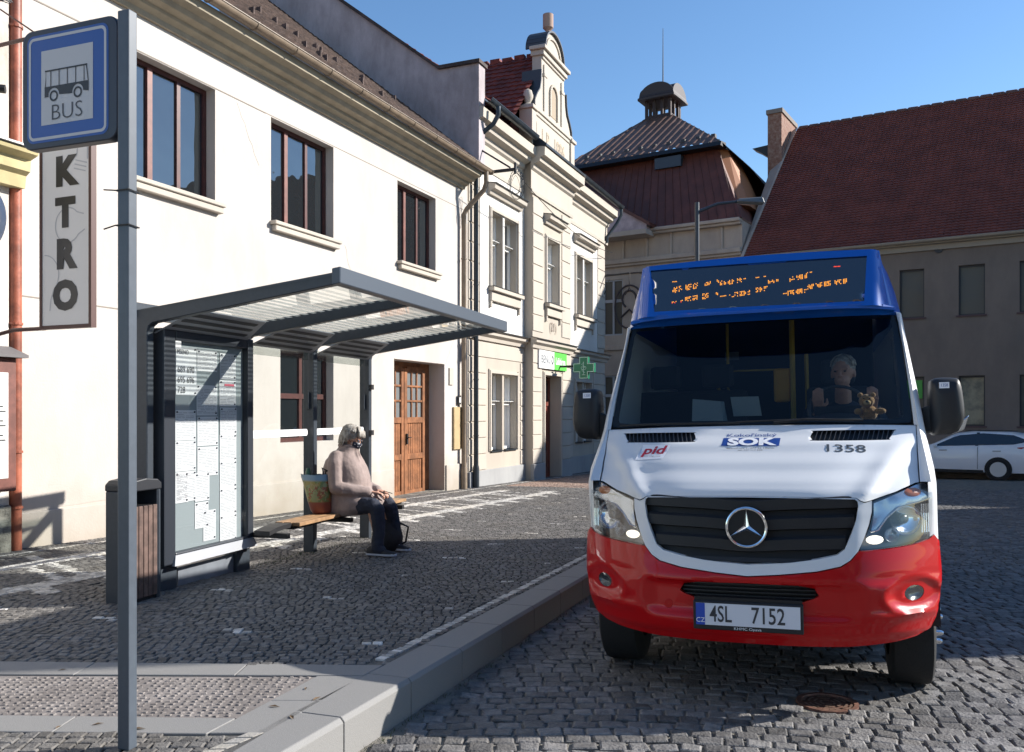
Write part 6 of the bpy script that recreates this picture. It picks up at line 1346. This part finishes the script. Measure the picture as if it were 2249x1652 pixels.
MB().lathe([(.03, 0), (.03, .06), (.022, .08), (.022, .095), (.0, .097)], (0, -.11, .37), 14).build('bottle_top', PM('green_plastic', (.03, .10, .06), .3), bt, smooth=40)
bp_ = sthing('backpack', 'black backpack standing on the ground behind the legs of the woman', 'backpack', 2.42, 0, -.04)
m = MB(); P = []
for z, a, b, w_ in ((0, .62, .88, .10), (.02, .60, .92, .13), (.15, .60, .93, .13), (.26, .62, .90, .12), (.34, .68, .86, .08), (.37, .72, .82, .04)):
    c, h = (a+b)/2, (b-a)/2; P.append([(.05+w_*cos(t_), -c+h*sin(t_), z) for t_ in [2*PI*k/16 for k in range(16)]])
m.grid(P, True); m.add(P[0], [tuple(range(16))]); m.add(P[-1], [tuple(range(16))]); m.build('bag_body', PM('black_nylon', (.012, .012, .016), .6, bump=.5, bscale=30), bp_, merge=True, smooth=180)
m = MB(); m.tube([(.05, -.90, .30), (.05, -1.0, .26), (.05, -.97, .10), (.05, -.90, .06)], .012, 6); m.tube([(.02, -.76, .36), (.05, -.80, .42), (.08, -.76, .36)], .010, 6); m.build('strap', black_m, bp_)
# driver
dv = thing('person', 'grey haired driver in dark clothes behind the wheel of the minibus', 'person', mat=BM @ Matrix.Translation((.545, 1.84, 0)))
m = MB(); caps(m, [((0, .10, 1.0), .16), ((0, .12, 1.25), .16), ((0, .12, 1.45), .15)]); caps(m, [((0, .08, 1.56), .058), ((0, .03, 1.68), .055)]); DM = head(m, (0, 0, 1.80), R(-14), R(4), .97)
for g_ in (-1, 1): caps(m, [((g_*.18, .12, 1.50), .07), ((g_*.28, -.02, 1.28), .045), ((g_*.17, -.26, 1.52), .03)]); hand(m, (g_*.17, -.27, 1.53), (0, -.5, 1), (0, -1, -.4), (g_, 0, 0), 1.3, 1.0)
fuse(m.build('body', skin, dv), .0065, 3)
m = MB(); caps(m, [((0, .10, 1.0), .18), ((0, .12, 1.25), .19), ((0, .12, 1.44), .18), ((0, .10, 1.52), .11)]); m.sph((0, .12, 1.48), (.24, .13, .10), 16, 8)
for g_ in (-1, 1): caps(m, [((g_*.19, .12, 1.50), .088), ((g_*.29, -.02, 1.28), .065), ((g_*.19, -.22, 1.48), .05)])
fuse(m.build('jacket', PM('dark_jacket', (.02, .024, .034), .8), dv), .010, 3, .012, .06)
m = MB(); m.sph((0, .025, .040), (.082, .098, .088), 18, 10)
for k in range(50):
    az = rng.uniform(-2.2, 2.2)+PI/2; pts = [Vector((.086*sin(t_)*cos(az), .02+.096*sin(t_)*sin(az), .042+.09*cos(t_))) for t_ in (.1, .6, 1.1, 1.5)]; m.tube(pts, [.006, .008, .008, .004], 5)
xf(m, DM @ Matrix.Scale(.98, 4)).build('hair', grey_hair, dv, smooth=180)
m = MB()
for g_ in (-1, 1): m.sph((g_*.032, -.088, .012), (.010, .007, .006), 10, 6)
xf(m, DM).build('eye', bpy.data.materials['eye_dark'], dv)
# teddy bear on the dashboard
td = thing('teddy_bear', 'small orange brown teddy bear behind the windscreen in front of the driver', 'toy', mat=BM @ Matrix.Translation((.655, 1.10, 1.46)))
fur = PM('orange_fur', (.50, .24, .06), .95, bump=.8, bscale=120, sheen=.5)
m = MB(); m.sph((.01, .03, .04), (.055, .045, .05), 14, 9); m.sph((0, 0, .115), (.046, .040, .042), 14, 9)
for g_ in (-1, 1): m.sph((g_*.036, .0, .150), .017, 10, 7)
m.sph((.075, -.01, .05), (.035, .02, .02), 10, 7); m.sph((-.05, -.01, .05), (.025, .02, .02), 10, 7); m.build('bear_body', fur, td, smooth=180)
MB().sph((0, -.038, .102), (.022, .016, .017), 12, 8).build('muzzle', PM('pale_fur', (.62, .42, .2), .95), td, smooth=180); m = MB(); m.sph((0, -.054, .108), (.009, .006, .006), 8, 6)
for g_ in (-1, 1): m.sph((g_*.017, -.037, .128), .005, 8, 6)
m.build('nose_and_eyes', gap_m, td, smooth=180)

# ---------------------------------------------------------------- white estate car in the background
q = (14.78, 26.3); car = thing('parked_car', 'white estate car parked in front of the grey house at the right edge', 'car', (q[0], q[1], gz(0, q[1])), ba)
cw = PM('white_car_paint', (.74, .76, .80), .3, coat=.7); cg = glassmat('car_glass', (.006, .007, .010), .05, .02)
top = lambda x: interp(x, [-3.7, -3.6, -3.2, -2.4, -1.95, -1.15, -.5, .3, .75, .98, 1.04], [.50, .72, .84, .97, 1.02, 1.40, 1.49, 1.47, 1.40, 1.10, .80])
bel = lambda x: interp(x, [-3.7, -3.2, -2.4, -1.95, .4, 1.0], [.55, .82, .93, .97, 1.05, 1.02])
P = []; P2 = []
for i in range(60):
    x = -3.7+4.74*i/59; e_ = max(abs((x+1.33)/2.37)-.86, 0)/.14; wv = .12*e_**2; z0_ = .24 if abs(x) > .36 and abs(x+2.65) > .36 else .24
    tp, bl = top(x), min(bel(x), top(x)-.02); tum = .17*max(0, (tp-bl))/.45
    P.append([(x, wv+.03, .22), (x, wv+.0, .40), (x, wv-.01, .62), (x, wv+.01, bl-.10), (x, wv+.03, bl), (x, wv+.05+tum*.85, bl+(tp-bl)*.86), (x, wv+.14+tum, tp), (x, .9, tp+.015), (x, 1.66-wv-tum, tp), (x, 1.75-wv-tum*.85, bl+(tp-bl)*.86), (x, 1.77-wv, bl), (x, 1.8-wv, .62), (x, 1.77-wv, .22)])
m = MB().grid(P); m.add(P[0], [tuple(range(13))]); m.add(P[-1], [tuple(range(13))]); m.build('body', cw, car, merge=True, smooth=40)
def car_side(poly, off): 
    def sf(x, z):
        tp, bl = top(x), bel(x); tum = .17*max(0, (tp-bl))/.45
        return (.03+(.02+tum*.85)*max(0, (z-bl))/max(.05, (tp-bl)*.86) if z > bl else .02)+off
    return patch(MB(), poly, [], .06, surf=sf)
car_side([(-1.80, 1.00), (.40, 1.09), (.76, 1.17), (.70, 1.25), (.40, 1.37), (-.4, 1.42), (-1.05, 1.35), (-1.2, 1.30)], -.012).build('side_window', cg, car)
m = MB(); m.hexa([(-.62, .03, 1.03), (-.54, .03, 1.03), (-.50, .20, 1.44), (-.58, .20, 1.44), (-.62, .05, 1.03), (-.54, .05, 1.03), (-.50, .22, 1.44), (-.58, .22, 1.44)]); m.build('door_pillar', gap_m, car)
tl = PM('tail_light_red', (.45, .01, .015), .3, coat=.5); m = MB().hexa([(.50, .0, .98), (1.0, .06, .86), (1.03, .2, .86), (.60, .2, .98), (.50, .0, 1.0), (1.0, .06, 1.04), (1.03, .2, 1.04), (.60, .2, 1.0)]); m.build('tail_light', tl, car)
for x in (-1.62, -.15): MB().tube([(x, -.025, .88), (x+.22, -.03, .885)], .014, 6).build('door_handle', rim_m, car)
m = MB()
for x in (-.56, ): m.box(x, x+.008, -.012, .03, .32, 1.0)
m.build('door_gap', gap_m, car); MB().box(-2.25, -.40, -.004, .05, .20, .29).build('sill', gap_m, car); MB().tube([(-.9, .27, 1.50), (.5, .27, 1.49)], .014, 6).build('roof_rail', gap_m, car)
for x in (0, -2.65):
    MB().lathe([(.37, -.006), (.37, .02), (0, .02)], (x, -.012, .33), 28, 'y').build('wheel_arch', gap_m, car)
    m = MB(); m.lathe([(.19, -.03), (.30, -.035), (.325, .0), (.325, .15), (.2, .15)], (x, -.01, .325), 28, 'y'); wt = m.build('wheel', tyre_m, car, smooth=40)
    m = MB(); m.lathe([(.205, -.036), (.225, -.038), (.225, -.02)], (x, -.01, .325), 24, 'y')
    for k in range(12):
        a = k*PI/6; d = (cos(a), sin(a)); n_ = (-sin(a), cos(a)); m.add([(x+d[0]*r_+n_[0]*w_, -.05, .325+d[1]*r_+n_[1]*w_) for r_, w_ in ((.05, -.010), (.21, -.034), (.21, .024), (.05, .010))], [(0, 1, 2, 3)])
    m.lathe([(0, -.042), (.05, -.042), (.05, -.02)], (x, -.01, .325), 12, 'y'); m.build('rim', PM('alloy_rim', (.60, .60, .58), .4) if x == 0 else bpy.data.materials['alloy_rim'], wt, recalc=False)
m = MB().sph((-1.72, -.10, 1.02), (.06, .09, .07), 10, 7).build('wing_mirror', cw, car, smooth=180)

# ---------------------------------------------------------------- split meshes that hold several loose pieces of one kind
def auto_split(o, tol=.012):
    me = o.data; n = len(me.vertices); par = list(range(n))
    def fd(a):
        while par[a] != a: par[a] = par[par[a]]; a = par[a]
        return a
    for p in me.polygons:
        a = fd(p.vertices[0])
        for v in p.vertices[1:]: par[fd(v)] = a
    isl = {}
    for v in me.vertices: isl.setdefault(fd(v.index), []).append(v.index)
    ks = list(isl); co = np.array([v.co[:] for v in me.vertices]); bb = [(co[isl[k]].min(0)-tol/2, co[isl[k]].max(0)+tol/2) for k in ks]; g_ = list(range(len(ks)))
    def fg(a):
        while g_[a] != a: a = g_[a]
        return a
    for i in range(len(ks)):
        for j in range(i+1, len(ks)):
            if (bb[i][0] <= bb[j][1]).all() and (bb[j][0] <= bb[i][1]).all(): g_[fg(i)] = fg(j)
    grp = {}
    for i, k in enumerate(ks): grp.setdefault(fg(i), set()).update(isl[k])
    if len(grp) < 2: return
    first = True; keep = [(set(s_)) for s_ in grp.values()]; src = me.copy()
    for s_ in keep:
        m2 = src.copy(); b = bmesh.new(); b.from_mesh(m2); b.verts.ensure_lookup_table(); bmesh.ops.delete(b, geom=[v for v in b.verts if v.index not in s_], context='VERTS'); b.to_mesh(m2); b.free()
        if first: o.data = m2; first = False
        else: c = o.copy(); c.data = m2; COL.objects.link(c)
SPLIT = {'clip', 'stucco_field', 'sill', 'plinth', 'sheet_covering', 'windscreen_pillar', 'fender', 'red_side_band', 'glass_clamp', 'wall', 'magnet', 'eye', 'intake_slat', 'arch_liner', 'louvre', 'lace', 'steering_column', 'snow_guard_x', 'stone_course', 'handrail', 'grab_rail', 'bracket', 'rear_poster', 'papers', 'moulding', 'wheel_arch', 'snow_guard', 'arch_moulding'}-{'magnet', 'louvre', 'lace', 'snow_guard_x', 'stone_course', 'papers', 'moulding'}
for o in list(scn.objects):
    if o.type == 'MESH' and o.name.split('.')[0] in SPLIT and not o.children: auto_split(o)

# ---------------------------------------------------------------- wear and small things
crack = PM('crack_line', (.36, .32, .28), .95)
m = MB(); rng = random.Random(11)
def jag(x0, z0, x1, z1, n=9, a=.02): return [(x0+(x1-x0)*i/n+rng.uniform(-a, a)*(0 < i < n), -.0015, z0+(z1-z0)*i/n+rng.uniform(-a, a)*(0 < i < n)) for i in range(n+1)]
for c in ((-.6, .36, 1.6, .42), (1.6, .42, 1.9, .95), (4.9, 1.2, 5.6, .5), (5.2, 4.4, 5.6, 3.5), (2.4, 6.0, 2.9, 5.2), (6.2, 2.4, 6.85, 2.9), (9.1, 2.5, 9.6, 3.2)): m.tube(jag(*c), .0016, 4)
m.build('crack', crack, h1, recalc=False)
st_m = PM('rain_streak', (.45, .39, .33), .95); 
leaf = PM('dry_leaf', (.16, .10, .05), .8, var=.4, vscale=40); m = MB()
for (x, y) in ((-1.95, 3.72), (-1.80, 3.76), (-1.02, 4.28), (-.93, 4.12), (-1.10, 4.0), (-.98, 3.85), (-2.4, 4.62), (-1.6, 3.70)):
    z = gz(0, y, K)+.003; a = rng.random()*3; r_ = rng.uniform(.012, .022)
    m.add([(x+r_*cos(a)*1.6, y+r_*sin(a)*1.6, z), (x-r_*sin(a)*.5, y+r_*cos(a)*.5, z+.004), (x-r_*cos(a)*1.6, y-r_*sin(a)*1.6, z), (x+r_*sin(a)*.5, y-r_*cos(a)*.5, z+.006)], [(0, 1, 2), (0, 2, 3)])
o = m.build('dry_leaves', leaf, recalc=False); struct(o, 'stuff')
grass = PM('grass_tuft', (.06, .085, .025), .8); m = MB()
for i in range(700):                                        # moss and grass along the shelter feet and the kerb foot
    if i < 420: s_, o_ = rng.uniform(.8, 3.9), rng.gauss(.05, .07); q = SO+su*s_+sn*o_; x, y, k_ = q.x, q.y, K
    else: s_ = rng.uniform(-.2, 6); q = Vector(kp(s_, -.02-abs(rng.gauss(0, .02)), 0)[:2]); x, y, k_ = q.x, q.y, -.012
    z = gz(0, y, k_)-.004; a = rng.random()*6.3; h = rng.uniform(.012, .035); l = rng.uniform(.006, .02); m.add([(x-.002, y, z), (x+.002, y, z), (x+l*cos(a), y+l*sin(a), z+h)], [(0, 1, 2)])
o = m.build('grass_tufts', grass, recalc=False); tag(o, 'sparse moss and grass growing between the stones at the shelter feet', 'grass'); struct(o, 'stuff')
for o in list(scn.objects):
    if o.name.startswith('dry_leaves'): tag(o, 'small dry leaves scattered over the pale granite slabs', 'leaves')
